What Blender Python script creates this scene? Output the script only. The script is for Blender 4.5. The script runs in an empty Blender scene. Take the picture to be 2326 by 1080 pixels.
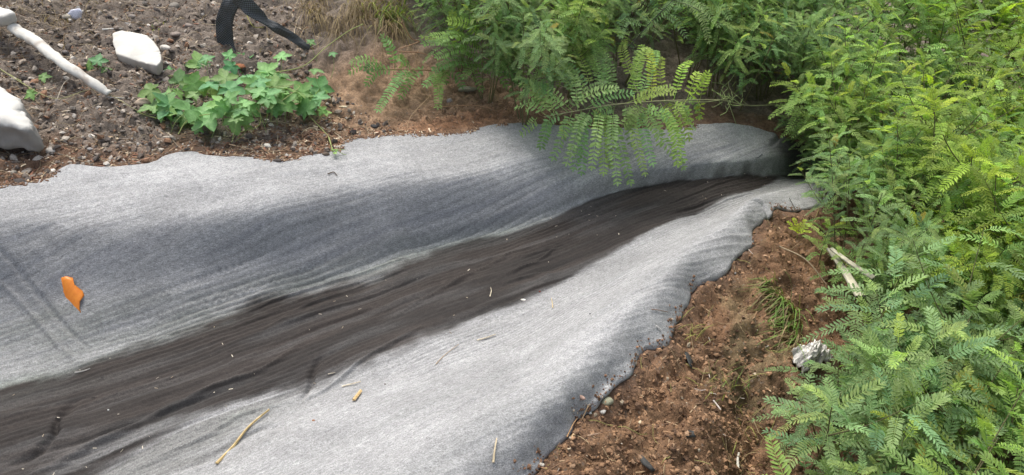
import bpy, math
import numpy as np
from mathutils import Vector
from mathutils.bvhtree import BVHTree

scn = bpy.context.scene
col = scn.collection
# ------------------------------------------------------------------ camera, sky, sun
W0, H0, F = 2326.0, 1080.0, 1725.0
PITCH = math.radians(38.0)
CAMZ = 1.45
cam_d = bpy.data.cameras.new('camera')
cam = bpy.data.objects.new('camera', cam_d); col.objects.link(cam)
cam.location = (0, 0, CAMZ); cam.rotation_euler = (math.radians(90) - PITCH, 0, 0)
cam_d.sensor_width = 36; cam_d.lens = F / W0 * 36
cam_d.clip_start = 0.05; cam_d.clip_end = 300
scn.camera = cam

SUN_EL, SUN_AZ = math.radians(60), math.radians(-25)   # azimuth from +Y towards +X
w = bpy.data.worlds.new('World'); scn.world = w; w.use_nodes = True
nt = w.node_tree
sky = nt.nodes.new('ShaderNodeTexSky'); sky.sky_type = 'NISHITA'; sky.sun_disc = False
sky.sun_elevation = SUN_EL; sky.sun_rotation = SUN_AZ
sky.air_density = 1.0; sky.dust_density = 5.0; sky.ozone_density = 1.0
bg = nt.nodes['Background']; bg.inputs[1].default_value = 0.14
hs = nt.nodes.new('ShaderNodeHueSaturation'); hs.inputs['Saturation'].default_value = 0.55   # hazy overcast
nt.links.new(sky.outputs[0], hs.inputs['Color']); nt.links.new(hs.outputs[0], bg.inputs[0])
sd = bpy.data.lights.new('sun', 'SUN'); sd.energy = 1.25; sd.angle = math.radians(26)
sd.color = (1.0, 0.94, 0.85)
sun = bpy.data.objects.new('sun', sd); col.objects.link(sun)
sv = Vector((math.sin(SUN_AZ) * math.cos(SUN_EL), math.cos(SUN_AZ) * math.cos(SUN_EL), math.sin(SUN_EL)))
sun.rotation_euler = sv.to_track_quat('Z', 'Y').to_euler()
scn.view_settings.view_transform = 'Standard'
scn.view_settings.look = 'None'
scn.view_settings.exposure = 0.85
scn.view_settings.gamma = 1.0

# ------------------------------------------------------------------ maths helpers
rng = np.random.default_rng(7)
D = np.array([0.82, 0.572]); D /= np.linalg.norm(D)      # direction the ditch runs
N = np.array([D[1], -D[0]])                              # across it, towards the viewer
KS = 0.15                                                # fall of the land along the ditch
_f = np.array([0, math.cos(PITCH), -math.sin(PITCH)])
_u = np.array([0, math.sin(PITCH), math.cos(PITCH)])
_r = np.array([1.0, 0, 0])

def ray(px, py):
    a = (np.asarray(px, float) - W0 / 2) / F
    b = -(np.asarray(py, float) - H0 / 2) / F
    return _f + np.multiply.outer(a, _r) + np.multiply.outer(b, _u)

def P(px, py, h=0.0):
    """point where the view through photo pixel px,py meets the sloping land raised by h"""
    v = ray(px, py)
    t = (np.asarray(h, float) - CAMZ) / (v[..., 2] + KS * (v[..., 0] * D[0] + v[..., 1] * D[1]))
    return np.array([0, 0, CAMZ]) + v * t[..., None]

def plane(x, y): return -KS * (x * D[0] + y * D[1])

def project(p):
    q = p - np.array([0, 0, CAMZ]); d = q @ _f
    return W0 / 2 + F * (q @ _r) / d, H0 / 2 - F * (q @ _u) / d

_perm = np.random.default_rng(3).permutation(4096)
_val = np.random.default_rng(4).random(4096) * 2 - 1
def vnoise(x, y, seed=0):
    xi = np.floor(x).astype(np.int64); yi = np.floor(y).astype(np.int64)
    fx = x - xi; fy = y - yi
    fx = fx * fx * fx * (fx * (fx * 6 - 15) + 10); fy = fy * fy * fy * (fy * (fy * 6 - 15) + 10)
    def h(a, b): return _val[_perm[(_perm[(a + seed * 131) & 4095] + b) & 4095]]
    return (h(xi, yi) * (1 - fx) + h(xi + 1, yi) * fx) * (1 - fy) + (h(xi, yi + 1) * (1 - fx) + h(xi + 1, yi + 1) * fx) * fy
def fbm(x, y, o=4, seed=0, g=0.5):
    r = 0; a = 1
    for i in range(o):
        r = r + a * vnoise(x * 2 ** i + i * 17.3, y * 2 ** i + i * 5.1, seed + i); a *= g
    return r
def sstep(a, b, x):
    t = np.clip((x - a) / (b - a), 0, 1); return t * t * (3 - 2 * t)
def catmull(p, n):
    p = np.asarray(p, float); q = np.vstack([2 * p[0] - p[1], p, 2 * p[-1] - p[-2]])
    out = []
    t = np.linspace(0, 1, n, endpoint=False)[:, None]
    for i in range(1, len(q) - 2):
        a, b, c, d = q[i - 1], q[i], q[i + 1], q[i + 2]
        out.append(0.5 * ((2 * b) + (c - a) * t + (2 * a - 5 * b + 4 * c - d) * t ** 2 + (3 * b - a - 3 * c + d) * t ** 3))
    return np.vstack(out + [p[-1:]])
def unit(v): return v / (np.linalg.norm(v, axis=-1, keepdims=True) + 1e-12)

# ------------------------------------------------------------------ object helpers
def tag(o, label=None, cat=None, group=None, kind=None):
    if label: o['label'] = label
    if cat: o['category'] = cat
    if group: o['group'] = group
    if kind: o['kind'] = kind
    return o
def mesh_from(name, verts, faces, mat=None, colors=None, smooth=True, attrs=None):
    """faces: list of index arrays (n,3) / (n,4) / ... or one of them"""
    me = bpy.data.meshes.new(name)
    verts = np.asarray(verts, np.float32)
    if not isinstance(faces, (list, tuple)): faces = [faces]
    faces = [np.asarray(f, np.int32) for f in faces if len(f)]
    loops = np.concatenate([f.ravel() for f in faces])
    tot = np.concatenate([np.full(len(f), f.shape[1], np.int32) for f in faces])
    st = np.concatenate([[0], np.cumsum(tot)[:-1]]).astype(np.int32)
    me.vertices.add(len(verts)); me.vertices.foreach_set('co', verts.ravel())
    me.loops.add(len(loops)); me.loops.foreach_set('vertex_index', loops)
    me.polygons.add(len(tot)); me.polygons.foreach_set('loop_start', st); me.polygons.foreach_set('loop_total', tot)
    me.polygons.foreach_set('use_smooth', np.full(len(tot), smooth, bool))
    me.update(calc_edges=True)
    if colors is not None:
        c = np.ones((len(verts), 4), np.float32); c[:, :colors.shape[1]] = colors
        a = me.color_attributes.new('col', 'FLOAT_COLOR', 'POINT'); a.data.foreach_set('color', c.ravel())
    for k, v in (attrs or {}).items():
        a = me.attributes.new(k, 'FLOAT', 'POINT'); a.data.foreach_set('value', np.asarray(v, np.float32).ravel())
    if mat: me.materials.append(mat)
    return me
def obj(name, me, parent=None, loc=(0, 0, 0)):
    o = bpy.data.objects.new(name, me); col.objects.link(o); o.location = loc
    if parent is not None: o.parent = parent
    return o
def empty(name, loc=(0, 0, 0)):
    o = bpy.data.objects.new(name, None); col.objects.link(o); o.location = loc
    o.empty_display_size = 0.05; return o

class MB:
    """collects verts / faces / colours of one mesh"""
    def __init__(s): s.v = []; s.f = {}; s.c = []; s.n = 0
    def add(s, v, faces, c):
        v = np.asarray(v, float); s.v.append(v)
        c = np.asarray(c, float)
        s.c.append(np.broadcast_to(c, (len(v), 3)) if c.ndim == 1 else c)
        for f in (faces if isinstance(faces, (list, tuple)) else [faces]):
            f = np.asarray(f); s.f.setdefault(f.shape[1], []).append(f + s.n)
        s.n += len(v)
    def tube(s, pts, r, c, sides=6, cap=True):
        pts = np.asarray(pts, float); n = len(pts); r = np.broadcast_to(r, (n,))
        t = unit(np.gradient(pts, axis=0)); ref = np.array([0.13, 0.21, 0.97])
        a = unit(np.cross(t, ref)); b = np.cross(t, a)
        th = np.linspace(0, 2 * math.pi, sides, endpoint=False)
        ring = pts[:, None] + (a[:, None] * np.cos(th)[:, None] + b[:, None] * np.sin(th)[:, None]) * r[:, None, None]
        i = np.arange(n - 1)[:, None] * sides; j = np.arange(sides)[None]; k = (j + 1) % sides
        f = np.stack([i + j, i + k, i + sides + k, i + sides + j], -1).reshape(-1, 4)
        s.add(ring.reshape(-1, 3), [f], c)
        if cap:
            base = s.n - n * sides
            for o in (base, base + (n - 1) * sides):
                s.f.setdefault(sides, []).append(np.arange(sides)[None] + o)
    def build(s, name, mat, smooth=True):
        return mesh_from(name, np.vstack(s.v), [np.vstack(x) for x in s.f.values()], mat, np.vstack(s.c), smooth)

# ------------------------------------------------------------------ materials
def mat_new(name):
    m = bpy.data.materials.new(name); m.use_nodes = True
    t = m.node_tree; b = t.nodes['Principled BSDF']
    return m, t, b
def node(t, typ, **kw):
    n = t.nodes.new(typ)
    for k, v in kw.items():
        if k in n.inputs: n.inputs[k].default_value = v
        else: setattr(n, k, v)
    return n
def coords(t, scale=(1, 1, 1), rot=0.0, kind='Object'):
    tc = t.nodes.new('ShaderNodeTexCoord'); mp = t.nodes.new('ShaderNodeMapping')
    mp.inputs['Scale'].default_value = scale; mp.inputs['Rotation'].default_value = (0, 0, rot)
    t.links.new(tc.outputs[kind], mp.inputs[0]); return mp.outputs[0]
def noise(t, vec, scale, detail=4, rough=0.6):
    n = node(t, 'ShaderNodeTexNoise'); n.inputs['Scale'].default_value = scale
    n.inputs['Detail'].default_value = detail; n.inputs['Roughness'].default_value = rough
    t.links.new(vec, n.inputs['Vector']); return n.outputs[0]
def ramp(t, src, a, b, lo=0.0, hi=1.0):
    n = node(t, 'ShaderNodeMapRange'); t.links.new(src, n.inputs[0])
    for i, v in zip((1, 2, 3, 4), (a, b, lo, hi)): n.inputs[i].default_value = v
    return n.outputs[0]
def mul_col(t, c, fac):
    n = node(t, 'ShaderNodeVectorMath', operation='SCALE'); t.links.new(c, n.inputs[0]); t.links.new(fac, n.inputs['Scale'])
    return n.outputs[0]
def mth(t, op, a, b):
    n = node(t, 'ShaderNodeMath', operation=op)
    for i, v in enumerate((a, b)):
        if isinstance(v, (int, float)): n.inputs[i].default_value = v
        else: t.links.new(v, n.inputs[i])
    return n.outputs[0]
def bump(t, b, src, strength=0.5, dist=0.005):
    n = node(t, 'ShaderNodeBump'); n.inputs['Strength'].default_value = strength; n.inputs['Distance'].default_value = dist
    t.links.new(src, n.inputs['Height']); t.links.new(n.outputs[0], b.inputs['Normal'])

def mat_vcol(name, rough=0.8, nscale=120, namt=0.35, bstr=0.4, bdist=0.002, spec=0.3):
    m, t, b = mat_new(name)
    at = node(t, 'ShaderNodeAttribute', attribute_name='col')
    v = coords(t); n = noise(t, v, nscale, 5, 0.65)
    t.links.new(mul_col(t, at.outputs[0], ramp(t, n, 0.25, 0.75, 1 - namt, 1 + namt)), b.inputs['Base Color'])
    b.inputs['Roughness'].default_value = rough; b.inputs['Specular IOR Level'].default_value = spec
    bump(t, b, n, bstr, bdist)
    return m
def mat_leaf(name, rough=0.55, trans=0.38, spec=0.22, nscale=60):
    m, t, b = mat_new(name)
    at = node(t, 'ShaderNodeAttribute', attribute_name='col')
    v = coords(t); n = noise(t, v, nscale, 3, 0.6)
    c = mul_col(t, at.outputs[0], ramp(t, n, 0.3, 0.7, 0.8, 1.2))
    geo = node(t, 'ShaderNodeNewGeometry')
    mx = node(t, 'ShaderNodeMix', data_type='RGBA'); t.links.new(geo.outputs['Backfacing'], mx.inputs[0])
    t.links.new(c, mx.inputs[6])
    pale = node(t, 'ShaderNodeVectorMath', operation='MULTIPLY_ADD'); t.links.new(c, pale.inputs[0])
    pale.inputs[1].default_value = (0.95, 0.95, 1.0); pale.inputs[2].default_value = (0.025, 0.03, 0.03)
    t.links.new(pale.outputs[0], mx.inputs[7])
    t.links.new(mx.outputs[2], b.inputs['Base Color'])
    b.inputs['Roughness'].default_value = rough; b.inputs['Specular IOR Level'].default_value = spec
    tr = node(t, 'ShaderNodeBsdfTranslucent')
    tc = node(t, 'ShaderNodeVectorMath', operation='MULTIPLY'); t.links.new(c, tc.inputs[0]); tc.inputs[1].default_value = (1.35, 1.5, 0.6)
    t.links.new(tc.outputs[0], tr.inputs[0])
    ms = node(t, 'ShaderNodeMixShader'); ms.inputs[0].default_value = trans
    t.links.new(b.outputs[0], ms.inputs[1]); t.links.new(tr.outputs[0], ms.inputs[2])
    t.links.new(ms.outputs[0], t.nodes['Material Output'].inputs[0])
    return m

M_leaf = mat_leaf('leaf_green')
M_stem = mat_vcol('stem_bark', 0.7, 200, 0.3, 0.3, 0.001)
M_stone = mat_vcol('stone_bits', 0.85, 260, 0.4, 0.5, 0.002)
M_litter = mat_vcol('dry_litter', 0.8, 300, 0.3, 0.3, 0.001)

# ground soil
def make_ground_mat():
    m, t, b = mat_new('soil')
    at = node(t, 'ShaderNodeAttribute', attribute_name='col')
    v = coords(t)
    n1 = noise(t, v, 9, 8, 0.7); n2 = noise(t, v, 90, 6, 0.75); n3 = noise(t, v, 420, 3, 0.7)
    k = mth(t, 'MULTIPLY', ramp(t, n1, 0.3, 0.7, 0.75, 1.25), ramp(t, n2, 0.3, 0.7, 0.55, 1.45))
    k = mth(t, 'MULTIPLY', k, ramp(t, n3, 0.3, 0.7, 0.7, 1.3))
    c = mul_col(t, at.outputs[0], k)
    vo = node(t, 'ShaderNodeTexVoronoi'); vo.inputs['Scale'].default_value = 130; t.links.new(v, vo.inputs['Vector'])
    sp = ramp(t, vo.outputs['Color'], 0.80, 0.9, 0.0, 0.5)
    mx = node(t, 'ShaderNodeMix', data_type='RGBA'); t.links.new(sp, mx.inputs[0]); t.links.new(c, mx.inputs[6])
    mx.inputs[7].default_value = (0.24, 0.2, 0.16, 1)
    t.links.new(mx.outputs[2], b.inputs['Base Color'])
    b.inputs['Roughness'].default_value = 0.9; b.inputs['Specular IOR Level'].default_value = 0.25
    hsum = mth(t, 'ADD', n2, mth(t, 'MULTIPLY', n3, 0.4))
    bump(t, b, hsum, 0.9, 0.012)
    return m
M_soil = make_ground_mat()

def make_fabric_mat():
    m, t, b = mat_new('felt_fabric')
    at = node(t, 'ShaderNodeAttribute', attribute_name='col')
    wet = node(t, 'ShaderNodeAttribute', attribute_name='wet')
    ang = math.atan2(D[1], D[0])
    va = coords(t, (1, 1, 1), -ang + 0.12)
    # stretched fibres in two slightly different directions, plus felt mottling
    mp = t.nodes.new('ShaderNodeMapping'); mp.inputs['Scale'].default_value = (90, 420, 300); t.links.new(va, mp.inputs[0])
    n1 = noise(t, mp.outputs[0], 1.0, 4, 0.7)
    mp2 = t.nodes.new('ShaderNodeMapping'); mp2.inputs['Scale'].default_value = (380, 150, 300); mp2.inputs['Rotation'].default_value = (0, 0, 0.5); t.links.new(va, mp2.inputs[0])
    n2 = noise(t, mp2.outputs[0], 1.0, 4, 0.7)
    v = coords(t)
    n3 = noise(t, v, 45, 6, 0.7); n4 = noise(t, v, 7, 5, 0.65)
    k = mth(t, 'MULTIPLY', ramp(t, n1, 0.3, 0.7, 0.6, 1.38), ramp(t, n2, 0.3, 0.7, 0.62, 1.36))
    k = mth(t, 'MULTIPLY', k, ramp(t, n3, 0.3, 0.7, 0.84, 1.14))
    k = mth(t, 'MULTIPLY', k, ramp(t, n4, 0.3, 0.7, 0.9, 1.08))
    c = mul_col(t, at.outputs[0], k)
    # pale grit and fluff caught in the wet strip
    vo = node(t, 'ShaderNodeTexVoronoi'); vo.inputs['Scale'].default_value = 150; t.links.new(v, vo.inputs['Vector'])
    sp = mth(t, 'MULTIPLY', ramp(t, vo.outputs['Distance'], 0.10, 0.05, 0.0, 0.6), ramp(t, noise(t, v, 22, 3, 0.6), 0.52, 0.66, 0.0, 1.0))
    sp = mth(t, 'MULTIPLY', sp, wet.outputs['Fac'])
    mx = node(t, 'ShaderNodeMix', data_type='RGBA'); t.links.new(sp, mx.inputs[0]); t.links.new(c, mx.inputs[6])
    mx.inputs[7].default_value = (0.3, 0.27, 0.22, 1)
    t.links.new(mx.outputs[2], b.inputs['Base Color'])
    t.links.new(ramp(t, wet.outputs['Fac'], 0, 1, 0.95, 0.72), b.inputs['Roughness'])
    t.links.new(ramp(t, wet.outputs['Fac'], 0, 1, 0.1, 0.3), b.inputs['Specular IOR Level'])
    h = mth(t, 'ADD', n1, n2); h = mth(t, 'ADD', h, mth(t, 'MULTIPLY', n3, 0.8))
    bump(t, b, h, 0.55, 0.0035)
    return m
M_fabric = make_fabric_mat()

# ------------------------------------------------------------------ the lined ditch: rows across it, traced along it (px, py, h)
def H(pts, h): return [(x, y, h) for x, y in pts]
HEM_FAR = [(-900, 560, 0), (-400, 470, 0), (-150, 440, 0), (0, 419, 0), (60, 414, 0), (105, 402, 0), (135, 386, 0), (165, 374, 0), (240, 379, 0), (330, 373, 0),
  (385, 352, 0), (440, 340, .005), (470, 352, 0), (560, 358, 0), (650, 364, 0), (700, 352, 0), (765, 343, 0), (785, 318, .01), (870, 305, .01), (960, 304, .01),
  (1040, 300, .02), (1120, 286, .03), (1160, 279, .04), (1205, 280, .03), (1300, 287, .02), (1450, 292, .02), (1570, 286, .02), (1640, 280, .02), (1690, 284, .01),
  (1725, 292, 0), (1760, 305, -.02), (1800, 320, -.06), (1850, 335, -.10), (1950, 350, -.14)]
SHOULDER = [(-900, 700, -.01), (-400, 600, -.01), (0, 500, -.01), (200, 492, -.01), (400, 480, -.01), (600, 462, -.01), (800, 420, -.01), (1000, 392, 0), (1150, 368, 0.0),
  (1300, 350, -.01), (1500, 332, -.01), (1640, 318, -.02), (1740, 330, -.05), (1800, 345, -.1), (1950, 365, -.2)]
WALLFOOT = [(-900, 1000, -.24), (-400, 800, -.22), (0, 700, -.21), (200, 690, -.21), (400, 650, -.20), (600, 600, -.19), (800, 555, -.18), (1000, 508, -.165), (1200, 458, -.13),
  (1350, 416, -.10), (1500, 388, -.08), (1640, 368, -.07), (1760, 362, -.10), (1850, 370, -.2), (1950, 380, -.26)]
WET_FAR = [(-900, 1250, -.30), (-400, 1010, -.30), (0, 878, -.30), (150, 850, -.30), (300, 790, -.30), (450, 748, -.29), (560, 706, -.28), (700, 655, -.27), (850, 612, -.26),
  (1000, 562, -.245), (1130, 531, -.225), (1220, 508, -.21), (1280, 480, -.195), (1340, 455, -.18), (1400, 424, -.165), (1480, 411, -.15), (1600, 399, -.145), (1700, 386, -.15),
  (1800, 379, -.22), (1860, 386, -.32), (1950, 392, -.42)]
WET_NEAR = [(-900, 1800, -.30), (-300, 1400, -.30), (0, 1195, -.30), (130, 1120, -.30), (300, 1040, -.30), (420, 980, -.30), (550, 925, -.29), (680, 884, -.29), (760, 862, -.28),
  (900, 812, -.27), (1000, 772, -.26), (1100, 735, -.25), (1200, 688, -.235), (1300, 632, -.22), (1400, 575, -.20), (1500, 517, -.18), (1600, 474, -.165), (1700, 434, -.16),
  (1800, 408, -.22), (1870, 408, -.32), (1950, 408, -.42)]
SLOPE = [(-900, 2050, -.17), (-300, 1600, -.17), (100, 1460, -.17), (400, 1250, -.16), (700, 1070, -.155), (900, 940, -.15), (1100, 850, -.14), (1250, 750, -.12), (1400, 640, -.10), (1500, 572, -.085),
  (1600, 518, -.08), (1680, 470, -.08), (1740, 442, -.11), (1800, 420, -.16), (1870, 412, -.22), (1950, 405, -.28)]
CREST = [(-900, 2350, 0), (-300, 2000, 0), (200, 1700, 0), (600, 1400, 0), (900, 1180, .01), (1060, 1040, .015), (1200, 930, .015), (1340, 800, .015), (1440, 700, .015), (1520, 620, .01),
  (1600, 560, 0), (1670, 500, 0), (1710, 455, 0), (1760, 438, -.05), (1800, 435, -.07), (1870, 425, -.12), (1950, 412, -.2)]
HEM_NEAR = [(-900, 2450, -.06), (0, 2150, -.06), (500, 1800, -.07), (900, 1420, -.08), (1100, 1190, -.08), (1185, 1090, -.08), (1215, 1060, -.08), (1260, 1020, -.075), (1290, 985, -.07), (1310, 945, -.07), (1345, 920, -.07),
  (1385, 880, -.06), (1430, 852, -.06), (1465, 800, -.05), (1518, 782, -.06), (1535, 755, -.07), (1550, 715, -.08), (1568, 675, -.08), (1600, 645, -.07), (1650, 622, -.06),
  (1672, 590, -.05), (1690, 572, -.06), (1712, 560, -.07), (1716, 522, -.06), (1752, 492, -.05), (1765, 470, -.05), (1800, 478, -.08), (1860, 468, -.1), (1900, 440, -.14), (1960, 420, -.2)]
ROWS = [HEM_FAR, SHOULDER, WALLFOOT, WET_FAR, WET_NEAR, SLOPE, CREST, HEM_NEAR]
S_MIN = -1.6
def row_curve(r, dens=12):
    r = catmull(np.array(r, float), dens)
    p = P(r[:, 0], r[:, 1], r[:, 2])
    s = p[:, :2] @ D; t = p[:, :2] @ N; h = r[:, 2]
    s = np.maximum.accumulate(s) + np.arange(len(s)) * 1e-7
    return s, t, h
curves = [row_curve(r) for r in ROWS]
S_MAX = min(c[0][-1] for c in curves)
NS, NV = 1050, 560
sg = np.linspace(S_MIN, S_MAX, NS)
tk = np.stack([np.interp(sg, c[0], c[1]) for c in curves]); hk = np.stack([np.interp(sg, c[0], c[2]) for c in curves])
# blur a row along s a little where it is not a hem
def smooth1(a, k):
    ker = np.hanning(k * 2 + 1); ker /= ker.sum(); return np.convolve(np.pad(a, k, mode='edge'), ker, 'valid')
for i in range(8):
    k = 2 if i in (0, 7) else 22
    tk[i] = smooth1(tk[i], k); hk[i] = smooth1(hk[i], 22)
for i, sc_ in ((0, .006), (7, .010)):
    tk[i] = tk[i] + sc_ * fbm(sg * 9, sg * 0 + i, 4, 12)
for i in range(1, 8): tk[i] = np.maximum(tk[i], tk[i - 1] + 0.012)
def pchip(x, y, xs):
    """monotone cubic in the last but one axis; x (k,), y (k,n) -> (len(xs), n)"""
    h = np.diff(x)[:, None]; d = np.diff(y, axis=0) / h
    m = np.zeros_like(y)
    w1 = 2 * h[1:] + h[:-1]; w2 = h[1:] + 2 * h[:-1]
    with np.errstate(divide='ignore', invalid='ignore'):
        mm = (w1 + w2) / (w1 / d[:-1] + w2 / d[1:])
    mm[(d[:-1] * d[1:] <= 0)] = 0; mm[~np.isfinite(mm)] = 0
    m[1:-1] = mm; m[0] = d[0]; m[-1] = d[-1]
    i = np.clip(np.searchsorted(x, xs) - 1, 0, len(x) - 2); hh = (x[i + 1] - x[i])[:, None]; t = ((xs - x[i]) / (x[i + 1] - x[i]))[:, None]
    return ((2 * t ** 3 - 3 * t ** 2 + 1) * y[i] + (t ** 3 - 2 * t ** 2 + t) * hh * m[i] + (-2 * t ** 3 + 3 * t ** 2) * y[i + 1] + (t ** 3 - t ** 2) * hh * m[i + 1])
vk = np.array([0, 1.1, 2.2, 3.1, 4.4, 5.5, 6.5, 7.0])
vg = np.linspace(0, 7, NV)
TT = pchip(vk, tk, vg); HH = pchip(vk, hk, vg)           # (NV, NS)
SS = np.broadcast_to(sg, TT.shape).copy(); VV = np.broadcast_to(vg[:, None], TT.shape)
# soften the profile across
for _ in range(160):
    HH[1:-1] = 0.25 * HH[:-2] + 0.5 * HH[1:-1] + 0.25 * HH[2:]
# undulations and running wrinkles
warp = 0.02 * fbm(SS * 1.3, TT * 1.5, 3, 11)
tt = TT + warp
floor_w = sstep(2.0, 3.0, VV) * (1 - sstep(4.5, 5.6, VV))
near_w = sstep(4.2, 5.0, VV)
far_w = 1 - sstep(2.2, 3.2, VV)
patch = sstep(-0.4, 0.6, fbm(SS * 1.7 + 3, TT * 4, 3, 21))
rib = vnoise(SS * 1.6, tt * 62, 31) * 0.0034 + vnoise(SS * 2.2, tt * 30, 32) * 0.0045 + vnoise(SS * 4, tt * 120, 33) * 0.0012
rib2 = 1 - np.abs(vnoise(SS * 1.1 + 5, tt * 17, 34)) ; rib2 = np.maximum(rib2 - 0.8, 0) * 0.05
HH = HH + rib * (0.35 + 0.65 * patch) * (0.35 * far_w + 1.05 * floor_w + 0.75 * near_w * (1 - floor_w)) + rib2 * floor_w * patch
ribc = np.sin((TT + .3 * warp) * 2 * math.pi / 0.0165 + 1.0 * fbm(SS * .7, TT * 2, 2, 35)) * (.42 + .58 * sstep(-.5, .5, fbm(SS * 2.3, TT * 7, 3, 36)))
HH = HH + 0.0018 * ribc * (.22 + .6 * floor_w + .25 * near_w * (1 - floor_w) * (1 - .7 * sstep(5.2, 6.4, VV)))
HH = HH + 0.010 * fbm(SS * 3.1, TT * 4.3, 3, 41) * np.clip(np.minimum(VV, 7 - VV) * 2, 0.25, 1)
HH = HH + 0.0012 * fbm(SS * 45, TT * 45, 3, 43)
HH[-3:] -= np.array([.002, .005, .010])[:, None]
X = SS * D[0] + TT * N[0]; Y = SS * D[1] + TT * N[1]
# individual folds, traced over the ditch: (points px,py,h, width m, height m, side)
FOLDS = [
  ([(-40, 570, -.1), (40, 625, -.16), (100, 690, -.22), (160, 760, -.28), (210, 800, -.3)], .007, -.008),
  ([(-60, 600, -.1), (20, 655, -.16), (80, 720, -.22), (140, 790, -.28), (190, 830, -.3)], .008, .007),
  ([(20, 1080, -.33), (90, 1050, -.33), (130, 1010, -.33), (140, 970, -.33), (175, 930, -.33)], .012, -.016),
  ([(60, 1110, -.33), (200, 1035, -.33), (330, 975, -.33), (420, 930, -.33)], .012, .014),
  ([(400, 945, -.33), (480, 905, -.33), (600, 860, -.33), (700, 800, -.33)], .010, .010),
  ([(735, 815, -.29), (715, 840, -.29), (705, 875, -.29), (686, 905, -.28), (690, 930, -.28)], .009, -.010),
  ([(690, 925, -.31), (760, 895, -.32), (820, 850, -.32), (900, 810, -.33), (960, 780, -.33)], .008, .012),
  ([(420, 1090, -.31), (520, 1040, -.31), (590, 1000, -.31), (660, 985, -.28)], .012, -.012),
  ([(300, 1090, -.33), (460, 1020, -.33), (560, 965, -.33), (660, 930, -.32)], .010, .010),
  ([(880, 760, -.33), (1000, 700, -.33), (1080, 660, -.33), (1180, 610, -.33)], .009, .009),
  ([(1120, 680, -.33), (1220, 640, -.33), (1260, 612, -.33)], .006, .008),
  ([(0, 560, -.1), (60, 590, -.14), (120, 600, -.16), (170, 640, -.2)], .03, -.006),
  ([(1180, 1060, -.02), (1240, 990, -.02), (1310, 920, -.01), (1370, 850, 0), (1420, 810, 0)], .022, -.016),
  ([(250, 730, -.27), (480, 670, -.27), (700, 610, -.28), (900, 560, -.28)], .010, -.006),
  ([(300, 760, -.3), (560, 690, -.3), (800, 610, -.3)], .010, .006),
  ([(1752, 330, -.05), (1762, 345, -.12), (1762, 362, -.2), (1752, 375, -.24)], .012, -.02),
  ([(1700, 450, 0), (1735, 455, 0), (1755, 475, 0)], .01, -.014),
]
for pts, wd, ht in FOLDS:
    q = catmull(np.array(pts, float), 14); q = P(q[:, 0], q[:, 1], q[:, 2])
    mnx, mny = q[:, :2].min(0) - 5 * wd; mxx, mxy = q[:, :2].max(0) + 5 * wd
    msk = (X > mnx) & (X < mxx) & (Y > mny) & (Y < mxy)
    if not msk.any(): continue
    xs, ys = X[msk], Y[msk]
    d2 = (xs[:, None] - q[None, :, 0]) ** 2 + (ys[:, None] - q[None, :, 1]) ** 2
    j = d2.argmin(1); dd = np.sqrt(d2.min(1)); u = j / (len(q) - 1)
    taper = np.sin(np.clip(u, 0.02, 0.98) * math.pi) ** 0.5
    wv = wd * (1 + 0.4 * vnoise(xs * 30, ys * 30, 51))
    HH[msk] += 1.5 * ht * taper * (np.exp(-(dd / wv) ** 2) - 0.25 * np.exp(-(dd / (2.6 * wv)) ** 2))
Z = plane(X, Y) + HH
# felt colours: silty wet strip, darker band on the wall, green tinge at its margin
n1 = fbm(SS * 5, TT * 16, 4, 61) * 0.22; n2 = fbm(SS * 14, TT * 30, 3, 62) * 0.1
tD = tk[3][None]; tE = tk[4][None]
dist_in = np.minimum(TT - tD, tE - TT)                   # metres inside the strip
lo_soft = (0.03 * (1 + 0.8 * vnoise(SS * 2, TT * 2, 64)) + 0.012) * (1 - 0.72 * sstep(.7, 1.6, SS))
wetm = sstep(-0.5, 1.2, dist_in / lo_soft + n1 * 3 + n2 * 2)
patchy = sstep(0.25, 0.75, fbm(SS * 4.0, tt * 26, 3, 65) * 0.5 + 0.35)
left_fade = sstep(0.55, -0.1, sg)[None]                  # lighter silted patches only near the bottom left
nearE = np.exp(-((TT - (tE - 0.05)) / 0.05) ** 2)
wetm = wetm * (1 - 0.45 * nearE * left_fade * patchy)
wetm = wetm * (1 - 0.10 * sstep(0.35, 0.8, fbm(SS * 2.2, tt * 22, 3, 66) * 0.5 + 0.4))
wall_band = sstep(0.75, 1.6, VV + 0.35 * fbm(SS * 2.5, TT * 5, 3, 67)) * (1 - sstep(2.35, 2.9, VV + 0.2 * fbm(SS * 3, TT * 8, 3, 68)))
wall_band = wall_band * (0.55 + 0.45 * sstep(-0.3, 0.5, fbm(SS * 1.6, TT * 3, 3, 69)))
wall_band = wall_band * sstep(1.9, 0.9, sg)[None]
halo = sstep(-0.13, 0.0, -np.abs(TT - tE) * (TT > tE)) * (TT > tE) * (0.5 + 0.5 * fbm(SS * 4, TT * 9, 3, 70))
halo = np.clip(halo * (0.35 + 0.65 * left_fade) + 1.3 * left_fade * sstep(.36, .06, TT - tE) * (TT > tE) * (0.65 + 0.45 * fbm(SS * 5, tt * 22, 3, 77)), 0, 1)
green = np.exp(-((TT - tD) / 0.02) ** 2) * (0.5 + 0.5 * vnoise(SS * 6, TT * 6, 71)) + 0.6 * left_fade * np.exp(-((TT - tE) / 0.05) ** 2) * sstep(0, 0.6, fbm(SS * 5, TT * 12, 2, 72))
base = np.array([0.350, 0.354, 0.355]); C = np.ones(TT.shape + (3,)) * base
C *= (1 + 0.10 * fbm(SS * 4, TT * 7, 4, 73))[..., None]
C *= (1 - np.array([0.10, .10, .10]) * (0.5 + 0.5 * vnoise(SS * 1.8, tt * 60, 74))[..., None])
def mixc(C, c, k): k = np.clip(k, 0, 1)[..., None]; return C * (1 - k) + np.array(c) * k
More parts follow.
